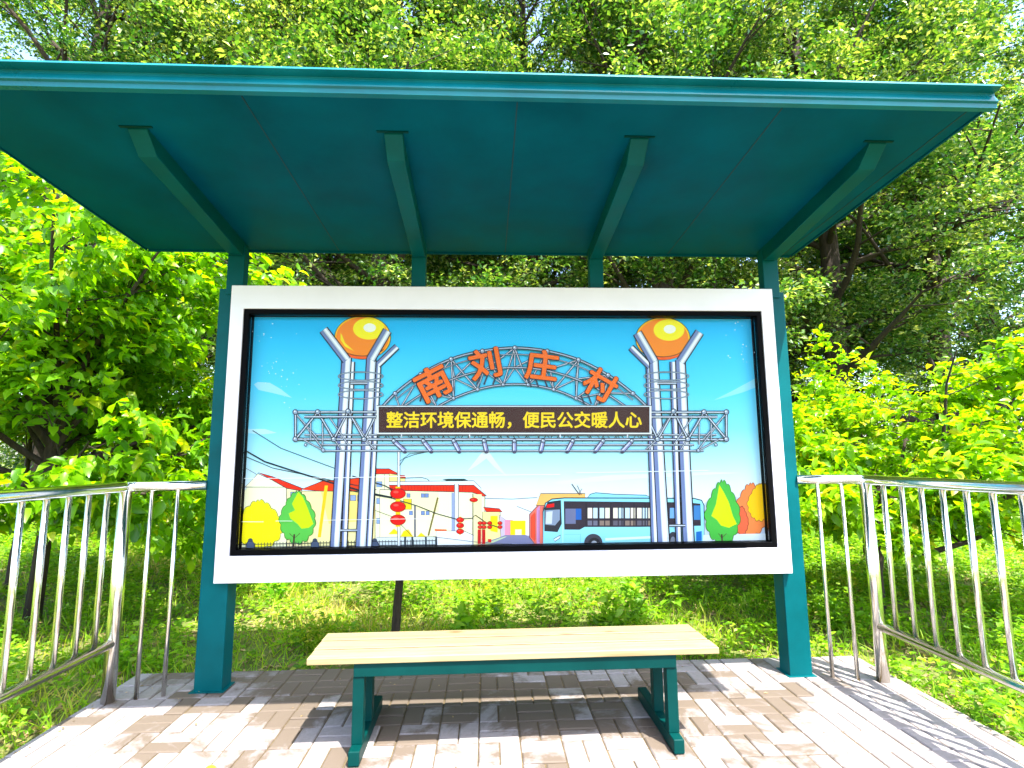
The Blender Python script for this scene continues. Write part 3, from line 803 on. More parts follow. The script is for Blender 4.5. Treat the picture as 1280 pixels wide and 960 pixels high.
    for k in range(60):
        q = rng.choice([(345, 455), (330, 420), (365, 480), (920, 405), (930, 435), (380, 395)]); x, y = q[0] + rng.gauss(0, 9), q[1] + rng.gauss(0, 10)
        e = rng.uniform(.3, 1.1); p.poly([(x - e, y), (x, y - e * .7), (x + e * .8, y + e * .2), (x - e * .1, y + e)], (225, 245, 252))
    return p.build(board)
draw_poster()


# ------------------------------------------------------------------ railings
def railing(name, label, xs, sgn):
    """side rail running towards the viewer from a corner post, and a short return to the shelter post"""
    root = empty(name, (xs, -0.075, 0), 0, label, 'railing')
    H = 1.225
    # coordinates local to the corner post
    def bar(n_, pts, r, **k): return MB().tube(pts, r, 14).build(n_, M_steel, root)
    MB().tube([(0, 0, -0.03), (0, 0, H - 0.02)], 0.037, 20).build('corner_post', M_steel, root)
    inner = (1.905 - abs(xs)) * sgn * 1.0
    dy = 0.12
    ret = -sgn
    xe = ret * (abs(xs) - 1.905)
    # handrail: from the shelter post, through the corner, then towards the viewer
    pts = [(xe, dy * .9, H), (xe * .5, dy * .55, H), (ret * 0.05, 0.012, H), (ret * 0.018, 0.004, H), (0, -0.02, H), (0, -0.06, H), (0, -1.0, H - 0.002), (0, -2.35, H)]
    MB().tube(pts, 0.0315, 18).build('handrail', M_steel, root)
    MB().tube([(ret * 0.040, 0.010, H), (ret * 0.052, 0.014, H)], 0.0335, 18).build('weld_collar', M_steel, root)
    MB().tube([(0, -0.012, 0.325), (0, -2.36, 0.325)], 0.0275, 16).build('lower_rail', M_steel, root)
    MB().tube([(0, -2.35, -0.03), (0, -2.35, H - 0.02)], 0.0255, 18).build('end_post', M_steel, root)
    bme = MB().tube([(0, 0, 0), (0, 0, H - 0.325 - 0.035)], 0.0150, 14).mesh('baluster', M_steel)
    for k in range(1, 16):
        o = bpy.data.objects.new('baluster', bme); C.objects.link(o); o.parent = root; o.location = (0, -0.148 * k - 0.012, 0.335)
    bml = MB().tube([(0, 0, 0), (0, 0, H - 0.01)], 0.0125, 12).mesh('baluster', M_steel)
    for k in (1, 2):
        o = bpy.data.objects.new('baluster', bml); C.objects.link(o); o.parent = root
        o.location = (ret * 0.137 * k, dy * 0.9 * (0.137 * k) / abs(xe), -0.01)
    return root
railing('steel_railing', 'shiny stainless steel railing left of the shelter, joined to its left post', -2.335, -1)
railing('steel_railing', 'shiny stainless steel railing right of the shelter, beside the bright green shrub', 2.300, 1)

# ------------------------------------------------------------------ bench
bench = empty('bench', (0, -0.61, 0), 0, 'backless bench with pale pine planks on green wooden trestles', 'bench')
bench.rotation_euler = (0, 0, R(0.6))
zt, th = 0.455, 0.030
dep = [(-0.190, -0.069), (-0.055, 0.063), (0.077, 0.196)]
for k, (y0, y1) in enumerate(dep):
    e = [0.004, 0.0, -0.003][k]
    o = MB().box(-0.995, 0.983, y0, y1, zt - th + 0, zt).build('seat_plank', M_pine, bench, 0.004)
    o.location = (e, 0, 0)
m, n, l, b = mat('gap_shade'); b.inputs['Base Color'].default_value = (0.045, 0.028, 0.012, 1); b.inputs['Roughness'].default_value = 0.9
for y0, y1 in ((-0.0688, -0.0552), (0.0632, 0.0768)):      # dark strips added as painted shadow lines between the planks
    MB().box(-0.985, 0.975, y0, y1, zt - 0.02, zt - 0.0022).build('gap_shade_strip', m, bench)
for y in (-0.160, 0.150):
    MB().box(-0.775, 0.775, y - 0.018, y + 0.018, zt - th - 0.062, zt - th - 0.001).build('apron', M_green, bench, 0.003)
for x in (-0.752, 0.752):
    s = 1 if x > 0 else -1
    MB().box(x - 0.024, x + 0.024, -0.138, 0.128, zt - th - 0.055, zt - th - 0.002).build('crossbar', M_green, bench, 0.003)
    MB().box(x - 0.026, x + 0.026, -0.235, 0.39 - 0.02, 0.001, 0.066).build('foot', M_green, bench, 0.006)
    for y in (-0.145, 0.08):
        MB().box(x - 0.026 , x + 0.026 , y - 0.027, y + 0.027, 0.066, zt - th - 0.056 if y > -0.14 else zt - th - 0.0635).build('leg', M_green, bench, 0.003)

# ------------------------------------------------------------------ plants
def leaf_mesh(name, pos, dirs, nrm, size, rnd, material, kind='leaf', width=0.45, droop=0.15, fold=0.18):
    """many real leaf blades (folded along the midrib) as one mesh, built with numpy"""
    pos, dirs, nrm = (np.asarray(a, np.float32) for a in (pos, dirs, nrm))
    d = dirs / np.maximum(np.linalg.norm(dirs, axis=1, keepdims=True), 1e-6)
    s = np.cross(d, nrm); s /= np.maximum(np.linalg.norm(s, axis=1, keepdims=True), 1e-6)
    u = np.cross(s, d)
    if kind == 'leaf':       # 7 points, 4 faces
        T = np.array([(0, 0, 0), (0, .5, .03), (0, 1, -droop), (-width * .9, .30, fold * .8), (-width * .82, .66, fold * .6 - droop * .3), (width * .9, .30, fold * .8), (width * .82, .66, fold * .6 - droop * .3)], np.float32)
        T[:, 0] *= 0.55
        F = [(0, 1, 4, 3), (1, 2, 4), (0, 5, 6, 1), (1, 6, 2)]
    elif kind == 'rhomb':    # 4 points, 2 faces
        T = np.array([(0, 0, 0), (-width * .5, .45, fold * .5), (0, 1, -droop), (width * .5, .45, fold * .5)], np.float32)
        F = [(0, 2, 1), (0, 3, 2)]
    elif kind == 'blade':    # grass: bending strip
        T = np.array([(-width * .5, 0, 0), (width * .5, 0, 0), (width * .4, .5, -droop * .3), (-width * .4, .5, -droop * .3), (0, 1, -droop)], np.float32)
        F = [(0, 1, 2, 3), (3, 2, 4)]
    size = np.asarray(size, np.float32)
    N, K = len(pos), len(T)
    V = pos[:, None, :] + size[:, None, None] * (T[None, :, 0:1] * s[:, None, :] + T[None, :, 1:2] * d[:, None, :] + T[None, :, 2:3] * u[:, None, :])
    V = V.reshape(-1, 3)
    loops = np.array([i for f in F for i in f], np.int32); tot = np.array([len(f) for f in F], np.int32)
    L = (np.arange(N, dtype=np.int32)[:, None] * K + loops[None]).ravel()
    LT = np.tile(tot, N); LS = np.concatenate([[0], np.cumsum(LT)[:-1]]).astype(np.int32)
    me = bpy.data.meshes.new(name)
    me.vertices.add(len(V)); me.vertices.foreach_set('co', V.ravel())
    me.loops.add(len(L)); me.loops.foreach_set('vertex_index', L)
    me.polygons.add(len(LT)); me.polygons.foreach_set('loop_start', LS); me.polygons.foreach_set('loop_total', LT)
    me.update(calc_edges=True)
    a = me.attributes.new('rnd', 'FLOAT', 'FACE'); a.data.foreach_set('value', np.repeat(np.asarray(rnd, np.float32), len(F)))
    me.materials.append(material)
    return me

def rotv(v, axis, ang):
    return Matrix.Rotation(ang, 3, axis) @ v

def perp(d, rng):
    a = d.cross(Vector((rng.gauss(0, 1), rng.gauss(0, 1), rng.gauss(0, 1))))
    return a.normalized() if a.length > 1e-4 else Vector((1, 0, 0))

def grow(rng, mb, anchors, p, d, length, r, level, spec):
    """recursive limb; the last level leaves anchors (position, direction) for foliage"""
    L = spec[level]
    nseg = L.get('seg', 4)
    pts, rad = [p.copy()], [r]
    dd = d.normalized(); q = p.copy()
    for i in range(nseg):
        dd = (dd + Vector((rng.gauss(0, 1), rng.gauss(0, 1), rng.gauss(0, 1))) * L['wander'] + Vector((0, 0, L.get('up', 0)))).normalized()
        q = q + dd * (length / nseg); pts.append(q.copy()); rad.append(max(r * (1 - (i + 1) / nseg * L.get('taper', .8)), 0.0018))
    if r > spec[0].get('minr', 0.004): mb.tube(pts, rad, L.get('sides', 6), caps=False)
    if level == len(spec) - 1:
        for i in range(1, nseg + 1): anchors.append((pts[i], (pts[i] - pts[i - 1]).normalized(), i / nseg))
        return
    n = spec[level + 1]['n']
    for k in range(n):
        t = L.get('start', .25) + (1 - L.get('start', .25)) * (k + rng.random()) / n
        x = t * nseg; i = min(int(x), nseg - 1); f = x - i
        pp = pts[i].lerp(pts[i + 1], f); dl = (pts[i + 1] - pts[i]).normalized()
        ax = perp(dl, rng)
        nd = rotv(dl, ax, R(rng.uniform(*spec[level + 1]['ang'])))
        nd.z = nd.z * spec[level + 1].get('flat', 1.0) + spec[level + 1].get('lift', 0)
        ln = length * spec[level + 1]['len'] * rng.uniform(.7, 1.25) * (1 - .45 * t if level > 0 else 1)
        grow(rng, mb, anchors, pp, nd, ln, max(rad[i] * .55, 0.002) if level else rad[i] * .42, level + 1, spec)

def foliage(name, rng, anchors, per, size, material, spread=.10, kind='leaf', droop=.15, width=.5, up=.8, hang=0.0, bright=None, origin=None):
    nr = np.random.default_rng(rng.randrange(1 << 30))
    A = np.array([tuple(a[0]) for a in anchors]); D = np.array([tuple(a[1]) for a in anchors]); T = np.array([a[2] for a in anchors])
    idx = np.repeat(np.arange(len(A)), per)
    n = len(idx)
    pos = A[idx] + nr.normal(0, spread, (n, 3)) * [1, 1, .7]
    side = nr.normal(0, 1, (n, 3)); dirs = D[idx] * .8 + side * .75; dirs[:, 2] = dirs[:, 2] * .6 - hang + nr.normal(0, .1, n)
    nrm = nr.normal(0, .45, (n, 3)); nrm[:, 2] += up
    sz = size * nr.uniform(.6, 1.25, n)
    rnd = np.clip(nr.beta(2.2, 2.6, n) + (T[idx] - .5) * .15, 0, 1)
    tone = nr.normal(0, .17, len(A)); rnd = np.clip(rnd + tone[idx], 0, .97)
    if bright is not None:
        m = nr.random(n) < bright; rnd[m] = 1.0
    return leaf_mesh(name, pos, dirs, nrm, sz, rnd, material, kind, width, droop)

# --- forest trees: a few grown individuals, then copies turned and scaled
def forest_tree(seed, height, first, spreadw, leaf=.088, dens=1.1, lean=0.0):
    rng = random.Random(seed)
    mb = MB(); anchors = []
    pts, rad = [], []
    x = y = 0.0
    n = 12; r0 = 0.15 + height * 0.006
    for i in range(n + 1):
        t = i / n
        pts.append(Vector((x, y, -0.15 + t * height))); rad.append(r0 * (1 - t) ** .8 + 0.012 + (0.06 if i == 0 else 0))
        x += rng.gauss(lean * height / n, .07); y += rng.gauss(0, .07)
    mb.tube(pts, rad, 12)
    spec = [dict(wander=.07, start=.2, seg=5, taper=.8, minr=.0045, up=.02, sides=7), dict(n=6, ang=(28, 62), len=.5, wander=.10, seg=4, taper=.8, start=.3, sides=5, flat=.7),
            dict(n=5, ang=(25, 65), len=.42, wander=.14, seg=3, taper=.85, sides=4, flat=.6)]
    nl = int(34 * dens)
    for k in range(nl):
        t = first + (0.97 - first) * (k + rng.random() * .8) / nl
        i = min(int(t * n), n - 1); pp = pts[i].lerp(pts[i + 1], t * n - i)
        a = k * 2.4 + rng.gauss(0, .4)
        el = R(8 + 50 * t + rng.gauss(0, 8))
        d = Vector((math.cos(a) * math.cos(el), math.sin(a) * math.cos(el), math.sin(el)))
        prof = (math.sin(math.pi * min(1, (t - first * .6) / (1 - first * .6)) ** .8) ** .6) * .85 + .25
        grow(rng, mb, anchors, pp, d, spreadw * prof * rng.uniform(.75, 1.15), rad[i] * .42, 0, spec)
    tr = mb.mesh('trunk', M_bark)
    cr = foliage('crown', rng, anchors, 26, leaf, M_leaf_forest, .12, 'rhomb', .12, .55, .9, hang=.12)
    return tr, cr
PROTO = [forest_tree(11, 12.5, .20, 3.1), forest_tree(22, 11.0, .24, 2.8), forest_tree(33, 13.5, .26, 3.3), forest_tree(44, 10.0, .16, 2.9)]
def place_tree(k, x, y, rz, s, label, name='woodland_tree', group='woodland trees behind the shelter', cat='tree'):
    root = empty(name, (x, y, ground_z(x, y)), rz, label, cat, group)
    root.scale = (s, s, s)
    for me, nm in zip(PROTO[k], ('trunk', 'crown')):
        o = bpy.data.objects.new(nm, me); C.objects.link(o); o.parent = root
    return root

TREES = [  # proto, x, y, rot, scale, label
    (0, -7.2, 5.6, .4, 1.0, 'leafy tree beyond the left railing, its crown rising above the left end of the roof'),
    (1, -4.0, 7.2, 2.1, 1.05, 'woodland tree whose slim trunk shows just left of the poster board'),
    (3, -2.0, 5.8, 4.0, 1.0, 'leafy tree right behind the left third of the poster board'),
    (2, 0.6, 7.6, 1.0, .98, 'tall tree behind the middle of the shelter, crown over the roof centre'),
    (1, 2.9, 5.9, 5.2, 1.0, 'leafy tree behind the right third of the poster board'),
    (0, 6.15, 6.0, 2.9, 1.0, 'thick straight trunk standing just right of the poster board behind the bright shrub'),
    (3, 8.8, 6.6, .2, 1.1, 'tree with forking trunk at the right edge beyond the right railing'),
    (2, -9.8, 9.5, 3.3, 1.0, 'tree in the second row at the far left edge of the woods'),
    (0, -5.6, 11.2, 5.0, 1.05, 'dark trunked tree in the second row, seen between cherry tree and left post'),
    (3, -1.0, 11.8, .9, 1.2, 'second row tree behind the gap between board and roof, left of centre'),
    (1, 3.6, 11.0, 2.4, 1.2, 'second row tree behind the gap between board and roof, right of centre'),
    (2, 8.0, 10.6, 4.4, 1.0, 'second row tree whose crown shows over the right end of the roof'),
    (0, 12.6, 10.0, 1.7, 1.05, 'second row tree furthest out past the right railing'),
    (1, -13.0, 15.0, .3, 1.2, 'back row tree at the far left of the woods'),
    (2, -7.5, 16.5, 2.2, 1.1, 'back row tree between the cherry tree and the left post'),
    (3, -2.6, 17.5, 4.1, 1.3, 'back row tree behind the left half of the board'),
    (0, 2.0, 17.0, 5.5, 1.15, 'back row tree behind the right half of the board'),
    (1, 7.0, 17.0, 1.2, 1.3, 'back row tree behind the thick trunk on the right'),
    (2, 12.0, 16.0, 3.0, 1.1, 'back row tree near the right edge of the woods'),
    (3, 17.5, 15.5, 4.9, 1.25, 'back row tree at the far right edge of the woods'),
    (0, -17.5, 22.0, 1.0, 1.2, 'distant tree deepest in the woods at the far left'),
    (2, -10.5, 24.0, 3.6, 1.2, 'distant tree deep in the woods seen over the left railing'),
    (1, -4.5, 25.0, .6, 1.4, 'distant tree deep in the woods just left of centre'),
    (3, 2.5, 25.0, 2.7, 1.4, 'distant tree deep in the woods just right of centre'),
    (0, 9.5, 24.5, 4.6, 1.2, 'distant tree deep in the woods seen past the right post'),
    (1, 17.0, 24.0, 5.7, 1.3, 'distant tree deepest in the woods at the far right'),
]
for t in TREES: place_tree(t[0], t[1] * 1.12, t[2] + 1.2, t[3], t[4] * 1.1, t[5])

# --- understory bushes between the trunks (grown once per kind, then copied)
def bush(seed, h, w, leaf, material, stems=9, per=7, spread=.07):
    rng = random.Random(seed); mb = MB(); anchors = []
    spec = [dict(wander=.10, start=.15, seg=5, taper=.8, minr=.0030, up=.03, sides=5), dict(n=7, ang=(25, 65), len=.45, wander=.12, seg=4, start=.15, sides=4), dict(n=4, ang=(25, 60), len=.5, wander=.15, seg=3, sides=3)]
    for k in range(stems):
        a = k * 2.4 + rng.gauss(0, .3); lean = rng.uniform(.15, 1.0)
        d = Vector((math.cos(a) * lean * w / h, math.sin(a) * lean * w / h, 1))
        grow(rng, mb, anchors, Vector((math.cos(a) * .08, math.sin(a) * .08, -.05)), d, h * rng.uniform(.75, 1.1), .018, 0, spec)
    return mb.mesh('stems', M_bark), foliage('foliage', rng, anchors, per, leaf, material, spread, 'rhomb', .2, .5, .8, hang=.2)
BUSH = [bush(5, 1.9, 1.5, .10, M_leaf_cherry), bush(6, 1.5, 1.6, .085, M_leaf_forest, 10, 8), bush(7, 2.4, 1.6, .10, M_leaf_shrub)]
def place_bush(k, x, y, rz, s, label):
    root = empty('understory_bush', (x, y, ground_z(x, y)), rz, label, 'bush', 'bushes under the woodland trees'); root.scale = (s, s, s)
    for me, nm in zip(BUSH[k], ('stems', 'foliage')):
        o = bpy.data.objects.new(nm, me); C.objects.link(o); o.parent = root
BUSHES = [
    (0, -5.4, 6.8, .5, .9, 'light green bush under the trees, seen over the left railing beside the post'),
    (1, -3.6, 9.2, 1.5, 1.0, 'low dark bush between trunks just left of the board'),
    (1, -8.4, 8.4, 2.5, 1.1, 'dark bush beneath the trees at the left edge'),
    (0, -7.0, 11.5, 3.1, 1.1, 'bush further back among the trunks on the left'),
    (2, -11.5, 12.0, .9, 1.0, 'tall bush at the far left between the trunks'),
    (1, -1.2, 9.0, 4.0, 1.0, 'bush hidden low behind the left half of the board'),
    (0, 1.8, 9.4, 5.0, 1.0, 'bush hidden low behind the right half of the board'),
    (1, 4.8, 9.0, .1, 1.15, 'dark bush behind the right post and beside the thick trunk'),
    (2, 8.6, 9.0, 1.2, .9, 'green bush between the thick trunk and the forked tree'),
    (1, 11.0, 8.2, 2.2, 1.2, 'dark bush at the right edge behind the bright shrub'),
    (0, 13.5, 12.5, 3.3, 1.2, 'far bush past the right railing among the trunks'),
    (2, -9.5, 18.0, 4.2, 1.3, 'deep bush far back on the left of the woods'),
    (2, -3.5, 19.5, 5.2, 1.4, 'deep bush far back left of centre'),
    (0, 3.5, 19.5, .7, 1.6, 'deep bush far back right of centre'),
    (2, 10.0, 18.5, 1.9, 1.4, 'deep bush far back on the right of the woods'),
    (0, 17.0, 18.5, 2.9, 1.7, 'deepest bush at the far right'),
    (0, -16.0, 18.5, 2.9, 1.7, 'deepest bush at the far left'),
    (2, -6.6, 14.0, .4, 1.5, 'tall pale bush filling the gap between the trunks on the left'),
    (2, -12.8, 20.5, 2.4, 1.7, 'tall bush beyond the trunks at the far left of the railing'),
    (1, -8.2, 21.5, 1.4, 2.2, 'large dark bush deepest in the woods over the left railing'),
]
for t in BUSHES: place_bush(t[0], t[1] * 1.08, t[2] + .8, t[3], t[4] * 1.12, t[5])

# --- near cherry-like tree on the left: big drooping leaves
def near_tree():
    rng = random.Random(77)
    root = empty('broadleaf_tree', (-4.35, 1.95, -0.07), 0, 'young broadleaf tree with large drooping leaves, sunlit on top, reaching over the left railing', 'tree')
    mb = MB(); anchors = []
    spec = [dict(wander=.08, start=.22, seg=6, taper=.8, minr=.002, up=.01, sides=7), dict(n=8, ang=(25, 70), len=.42, wander=.10, seg=5, start=.2, sides=5, flat=.7), dict(n=5, ang=(25, 60), len=.5, wander=.10, seg=4, sides=4, flat=.6, lift=-.08)]
    trunk = [Vector((0, 0, -.1)), Vector((.03, .02, .85)), Vector((-.02, .03, 1.4)), Vector((.05, .0, 1.95))]
    mb.tube(trunk, [.075, .06, .052, .045], 10)
    base = trunk[2]
    for k in range(26):
        a = k * 2.4 + rng.gauss(0, .25)
        el = R([12, 24, 38, 58, 74][k % 5] + rng.gauss(0, 6))
        d = Vector((math.cos(a) * math.cos(el), math.sin(a) * math.cos(el) * .9, math.sin(el)))
        pp = trunk[2].lerp(trunk[3], rng.random()) if k % 5 > 1 else trunk[1].lerp(trunk[2], .6 + .4 * rng.random())
        grow(rng, mb, anchors, pp, d, rng.uniform(1.6, 2.15) * (1.12 if el > .7 else 1.02) * (.85 if math.cos(a) > .1 and el < .6 else 1), .034, 0, spec)
    # second fork upwards
    mb.build('trunk', M_bark, root)
    cr = foliage('crown', rng, anchors, 7, .122, M_leaf_cherry, .065, 'leaf', .26, .50, 1.0, hang=.38, bright=.001)
    o = bpy.data.objects.new('crown', cr); C.objects.link(o); o.parent = root
near_tree()

# --- bright shrub on the right: layered sprays of long leaves with reddish tips
def near_shrub():
    rng = random.Random(91)
    root = empty('cherry_shrub', (4.05, 1.75, -0.07), 0, 'bright yellow-green shrub with layered leafy sprays behind the right railing', 'shrub')
    mb = MB(); anchors = []
    spec = [dict(wander=.06, start=.22, seg=6, taper=.8, minr=.002, up=.03, sides=6), dict(n=9, ang=(35, 75), len=.42, wander=.08, seg=5, start=.15, sides=5, flat=.35, lift=.10), dict(n=5, ang=(25, 55), len=.5, wander=.08, seg=4, sides=4, flat=.3, lift=.06)]
    mb.tube([Vector((-.55, -.15, -.1)), Vector((-.53, -.12, .35)), Vector((-.42, -.05, .62))], [.055, .05, .045], 9)
    for k in range(17):
        a = k * 2.4 + rng.gauss(0, .25)
        el = R([10, 28, 50][k % 3] + rng.gauss(0, 6))
        d = Vector((math.cos(a) * math.cos(el), math.sin(a) * math.cos(el) * .85, math.sin(el)))
        pp = Vector((-.5 + .45 * rng.random(), -.1, .45 + rng.random() * .35))
        grow(rng, mb, anchors, pp, d, rng.uniform(1.35, 1.9), .03, 0, spec)
    mb.build('stem', M_bark, root)
    cr = foliage('foliage', rng, anchors, 9, .10, M_leaf_shrub, .05, 'leaf', .22, .48, 1.1, hang=.12, bright=.006)
    o = bpy.data.objects.new('foliage', cr); C.objects.link(o); o.parent = root
near_shrub()

# --- saplings with thin bare stems
def sapling(x, y, h, label, tilt=0.0):
    rng = random.Random(int(x * 100) + 7)
    root = empty('sapling', (x, y, ground_z(x, y)), 0, label, 'sapling', 'thin saplings in the grass')
    mb = MB(); an = []
    spec = [dict(wander=.06, start=.5, seg=6, taper=.6, minr=.002, up=.02, sides=7), dict(n=9, ang=(30, 60), len=.35, wander=.1, seg=4, start=.2, sides=4), dict(n=4, ang=(25, 60), len=.5, wander=.1, seg=3, sides=3)]
    grow(rng, mb, an, Vector((0, 0, -.05)), Vector((tilt, 0, 1)), h, .038, 0, spec)
    mb.build('trunk', M_bark, root)
    o = bpy.data.objects.new('crown', foliage('crown', rng, an, 6, .09, M_leaf_cherry, .06, 'rhomb', .2, .5, .8, hang=.25)); C.objects.link(o); o.parent = root
sapling(-0.86, 0.95, 2.2, 'thin sapling whose dark stem rises behind the bench, left of centre')
sapling(-5.6, 3.2, 2.6, 'thin sapling standing in the grass behind the left railing', .1)
sapling(5.2, 4.2, 2.4, 'thin sapling in the shade behind the bright shrub', -.1)

# --- weeds and grass (uncountable)
def scatter(nr, n, x0, x1, y0, y1, fall=1.0):
    x = nr.uniform(x0, x1, n); y = y0 + (y1 - y0) * nr.random(n) ** fall
    ok = ~((x > PX0 - .02) & (x < PX1 + .02) & (y < PY1 + .02))
    x, y = x[ok], y[ok]
    k = (np.abs(x) < 2.8) & (y < .8)
    z = -0.075 + 0.02 * np.sin(x * 1.7 + 1.3) * np.sin(y * 1.3) + 0.012 * np.sin(x * 4.1 + y * 2.3) + np.clip((y - 4) * 0.012, 0, .9)
    z = np.where(k, np.minimum(z, -.08), z)
    return x, y, z

def patch(x, y, s, ph):       # smooth pseudo-noise for uneven growth
    return (np.sin(x * 1.9 * s + ph) * np.sin(y * 2.3 * s + ph * 1.7) + np.sin((x + y) * 3.1 * s + ph * .6) * .6 + np.sin((x - 1.7 * y) * 4.7 * s + ph) * .4) / 2

def build_grass():
    nr = np.random.default_rng(5)
    x, y, z = scatter(nr, 230000, -9, 9, -1.6, 12, 1.45)
    d = patch(x, y, 1.0, .7)
    ok = nr.random(len(x)) < np.clip(.55 + d * .7, .06, 1); x, y, z, d = x[ok], y[ok], z[ok], d[ok]
    n = len(x)
    dirs = np.stack([nr.normal(0, .55, n), nr.normal(0, .55, n), np.full(n, 1.0)], 1)
    a = nr.uniform(0, 6.283, n); nrm = np.stack([np.cos(a), np.sin(a), np.full(n, .25)], 1)
    sz = nr.uniform(.05, .17, n) * (1 + .35 * np.clip(d, 0, 1)) * (1 + .05 * np.clip(y, 0, 9))
    dryness = np.clip(.60 + patch(x, y, .6, 2.9) * .45 + nr.normal(0, .22, n) - (x > 2.2) * .28, 0, 1)
    me = leaf_mesh('grass', np.stack([x, y, z - .01], 1), dirs, nrm, sz, dryness, M_grass, 'blade', .055, .35)
    o = bpy.data.objects.new('grass', me); C.objects.link(o)
    tag(o, 'thin yellow-green grass covering the ground around the paved platform', 'grass', kind='stuff')
def build_weeds():
    nr = np.random.default_rng(8)
    # plants as little rosettes: stem points with several leaves each
    x, y, z = scatter(nr, 26000, -9, 9, -1.6, 13, 1.2)
    d = patch(x, y, 1.4, 4.1) + (x > 2.3) * .25 + np.clip((y - 2.5) * .12, 0, .4)
    ok = nr.random(len(x)) < np.clip(.45 + d * .9, .08, 1); x, y, z, d = x[ok], y[ok], z[ok], d[ok]
    per = 13; idx = np.repeat(np.arange(len(x)), per); n = len(idx)
    h = (.05 + .20 * np.clip(d + .25, 0, 1))[idx] * nr.uniform(.1, 1.15, n) * (1 + .06 * np.clip(y[idx], 0, 9))
    a = nr.uniform(0, 6.283, n); rr = nr.uniform(0, .05, n)
    pos = np.stack([x[idx] + np.cos(a) * rr, y[idx] + np.sin(a) * rr, z[idx] + h], 1)
    dirs = np.stack([np.cos(a), np.sin(a), nr.normal(.15, .3, n)], 1)
    nrm = nr.normal(0, .3, (n, 3)); nrm[:, 2] += 1
    sz = nr.uniform(.025, .07, n) * (1 + .05 * np.clip(y[idx], 0, 10))
    rnd = np.clip(nr.beta(2, 2.4, n) + nr.normal(0, .16, len(x))[idx], 0, 1)
    me = leaf_mesh('weeds', pos, dirs, nrm, sz, rnd, M_leaf_weed, 'rhomb', .62, .15)
    o = bpy.data.objects.new('weeds', me); C.objects.link(o)
    tag(o, 'low leafy green weeds growing among the grass', 'weeds', kind='stuff')
build_grass()
build_weeds()

# --- leaf litter and dry straw on the soil
def build_litter():
    nr = np.random.default_rng(21)
    x, y, z = scatter(nr, 26000, -8, 8, -1.6, 8, 1.4)
    # a few crumbs blown on to the paving, mostly along its edges
    e = 170; ex = nr.uniform(PX0 + .02, PX1 - .02, e); ey = PY1 - .02 - np.abs(nr.normal(0, .35, e)); sd = nr.random(e) < .3
    ex = np.where(sd, np.where(nr.random(e) < .5, PX0 + .03 + np.abs(nr.normal(0, .06, e)), PX1 - .03 - np.abs(nr.normal(0, .06, e))), ex); ey = np.where(sd, nr.uniform(-1.5, .3, e), ey)
    onp = np.concatenate([np.zeros(len(x), bool), np.ones(e, bool)])
    x = np.concatenate([x, ex]); y = np.concatenate([y, ey]); z = np.concatenate([z, np.full(e, .0)]); n = len(x)
    a = nr.uniform(0, 6.283, n)
    dirs = np.stack([np.cos(a), np.sin(a), nr.normal(.05, .15, n)], 1); nrm = nr.normal(0, .3, (n, 3)); nrm[:, 2] += 1
    me = leaf_mesh('leaf_litter', np.stack([x, y, z + nr.uniform(.002, .02, n) * np.where(onp, .3, 1)], 1), dirs, nrm, nr.uniform(.03, .08, n) * np.where(onp, .35, 1), nr.random(n), M_dry, 'rhomb', .4, .1)
    o = bpy.data.objects.new('leaf_litter', me); C.objects.link(o); tag(o, 'dry brown leaves and straw lying on the soil', 'leaf litter', kind='stuff')
build_litter()

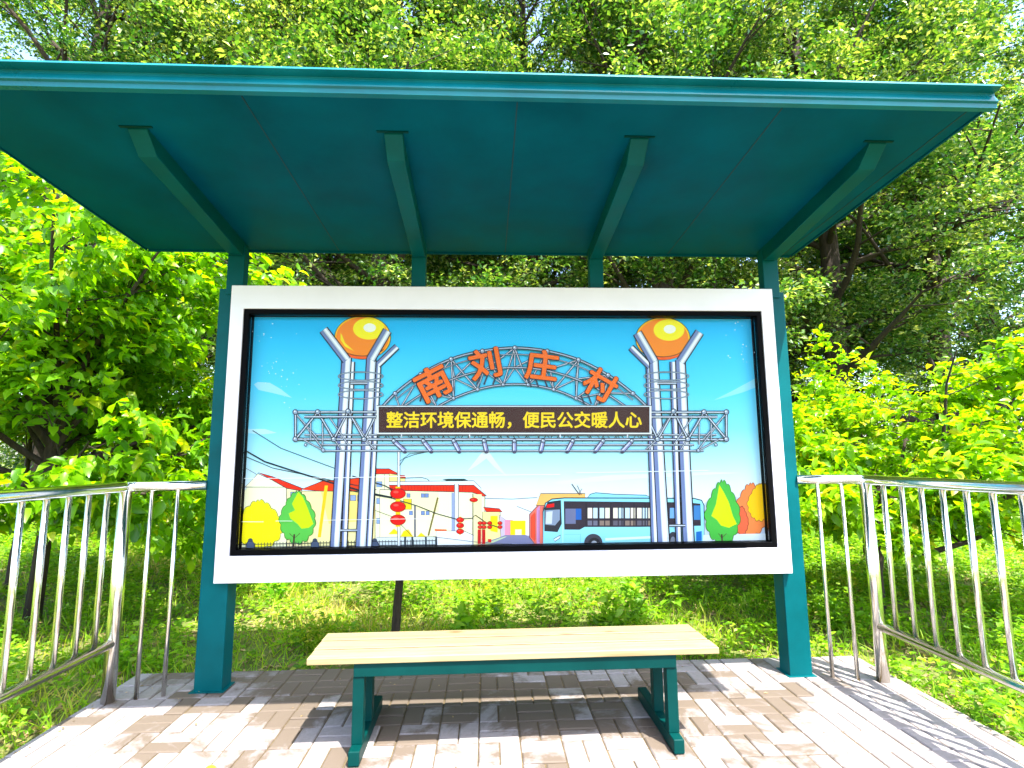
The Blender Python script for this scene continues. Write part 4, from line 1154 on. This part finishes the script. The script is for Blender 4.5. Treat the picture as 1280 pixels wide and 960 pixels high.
# --- taller weed clumps that stand out
def weed_clump(name, x, y, h, label, material, kind, n=30, leaf=.07, width=.4, spreadr=.18, dry=False):
    rng = random.Random(int(x * 91 + y * 37)); nr = np.random.default_rng(rng.randrange(1 << 30))
    root = empty(name, (x, y, ground_z(x, y)), 0, label, 'weed', 'tall weed clumps behind the bench')
    mb = MB(); an = []
    for k in range(n // 6):
        a = rng.uniform(0, 6.28); l = rng.uniform(.1, .7)
        d = Vector((math.cos(a) * l, math.sin(a) * l, 1)).normalized(); p0 = Vector((math.cos(a) * .04, math.sin(a) * .04, -.02)); pts = [p0]
        for i in range(5):
            d = (d + Vector((rng.gauss(0, .12), rng.gauss(0, .12), -.05 * l))).normalized(); pts.append(pts[-1] + d * h * rng.uniform(.6, 1.1) / 5); an.append((pts[-1], d, i / 5))
        mb.tube(pts, [.003, .0028, .0025, .002, .0018, .001], 4, caps=False)
    mb.build('stems', M_dry if dry else M_leaf_weed, root)
    if not dry or leaf > .03:
        o = bpy.data.objects.new('foliage', foliage('foliage', rng, an, 6, leaf, material, .03, kind, .2, width, .8, hang=.1)); C.objects.link(o); o.parent = root
for args in [
    ('weed_clump', .35, 1.05, .30, 'clump of dry straw-coloured stems behind the bench, left of its middle', M_dry, 'rhomb', 90, .02, .3, .15, True),
    ('weed_clump', -1.45, .95, .26, 'tangle of yellow weed beside the left post, behind the paving', M_grass, 'rhomb', 160, .05, .25),
    ('weed_clump', -.35, 1.0, .34, 'leafy weed just right of the thin sapling behind the bench', M_leaf_weed, 'leaf', 24, .085, .5),
    ('weed_clump', .85, 1.15, .36, 'broad leaved weed behind the middle of the bench', M_leaf_weed, 'leaf', 24, .09, .5),
    ('weed_clump', 1.25, 1.5, .40, 'tall leafy weed behind the right half of the bench', M_leaf_weed, 'leaf', 30, .09, .45),
    ('weed_clump', -.1, 1.7, .36, 'bushy green weed further back behind the bench', M_leaf_weed, 'leaf', 30, .08, .45),
    ('weed_clump', 2.8, 1.1, .30, 'small leafy weed beside the right railing corner post', M_leaf_weed, 'leaf', 50, .07, .5),
    ('weed_clump', -2.75, .6, .22, 'small weed at the foot of the left railing corner post', M_leaf_weed, 'leaf', 40, .06, .5),
    ('weed_clump', -2.3, 2.4, .30, 'leafy weed seen through the short left railing return', M_leaf_weed, 'leaf', 24, .08, .5),
]: weed_clump(*args)

# fallen yellow leaf on the paving
lf = leaf_mesh('fallen_leaf', [(-1.42, -0.83, 0.004)], [(1, .25, .02)], [(0, 0.05, 1)], [.055], [1.0], M_leaf_cherry, 'leaf', .8, .02, .06)
lm, n, l, b = mat('yellow_leaf'); b.inputs['Base Color'].default_value = (.72, .55, .02, 1); b.inputs['Roughness'].default_value = .5
lf.materials[0] = lm
o = bpy.data.objects.new('fallen_leaf', lf); C.objects.link(o); tag(o, 'small yellow fallen leaf lying on the paving left of the bench', 'leaf')
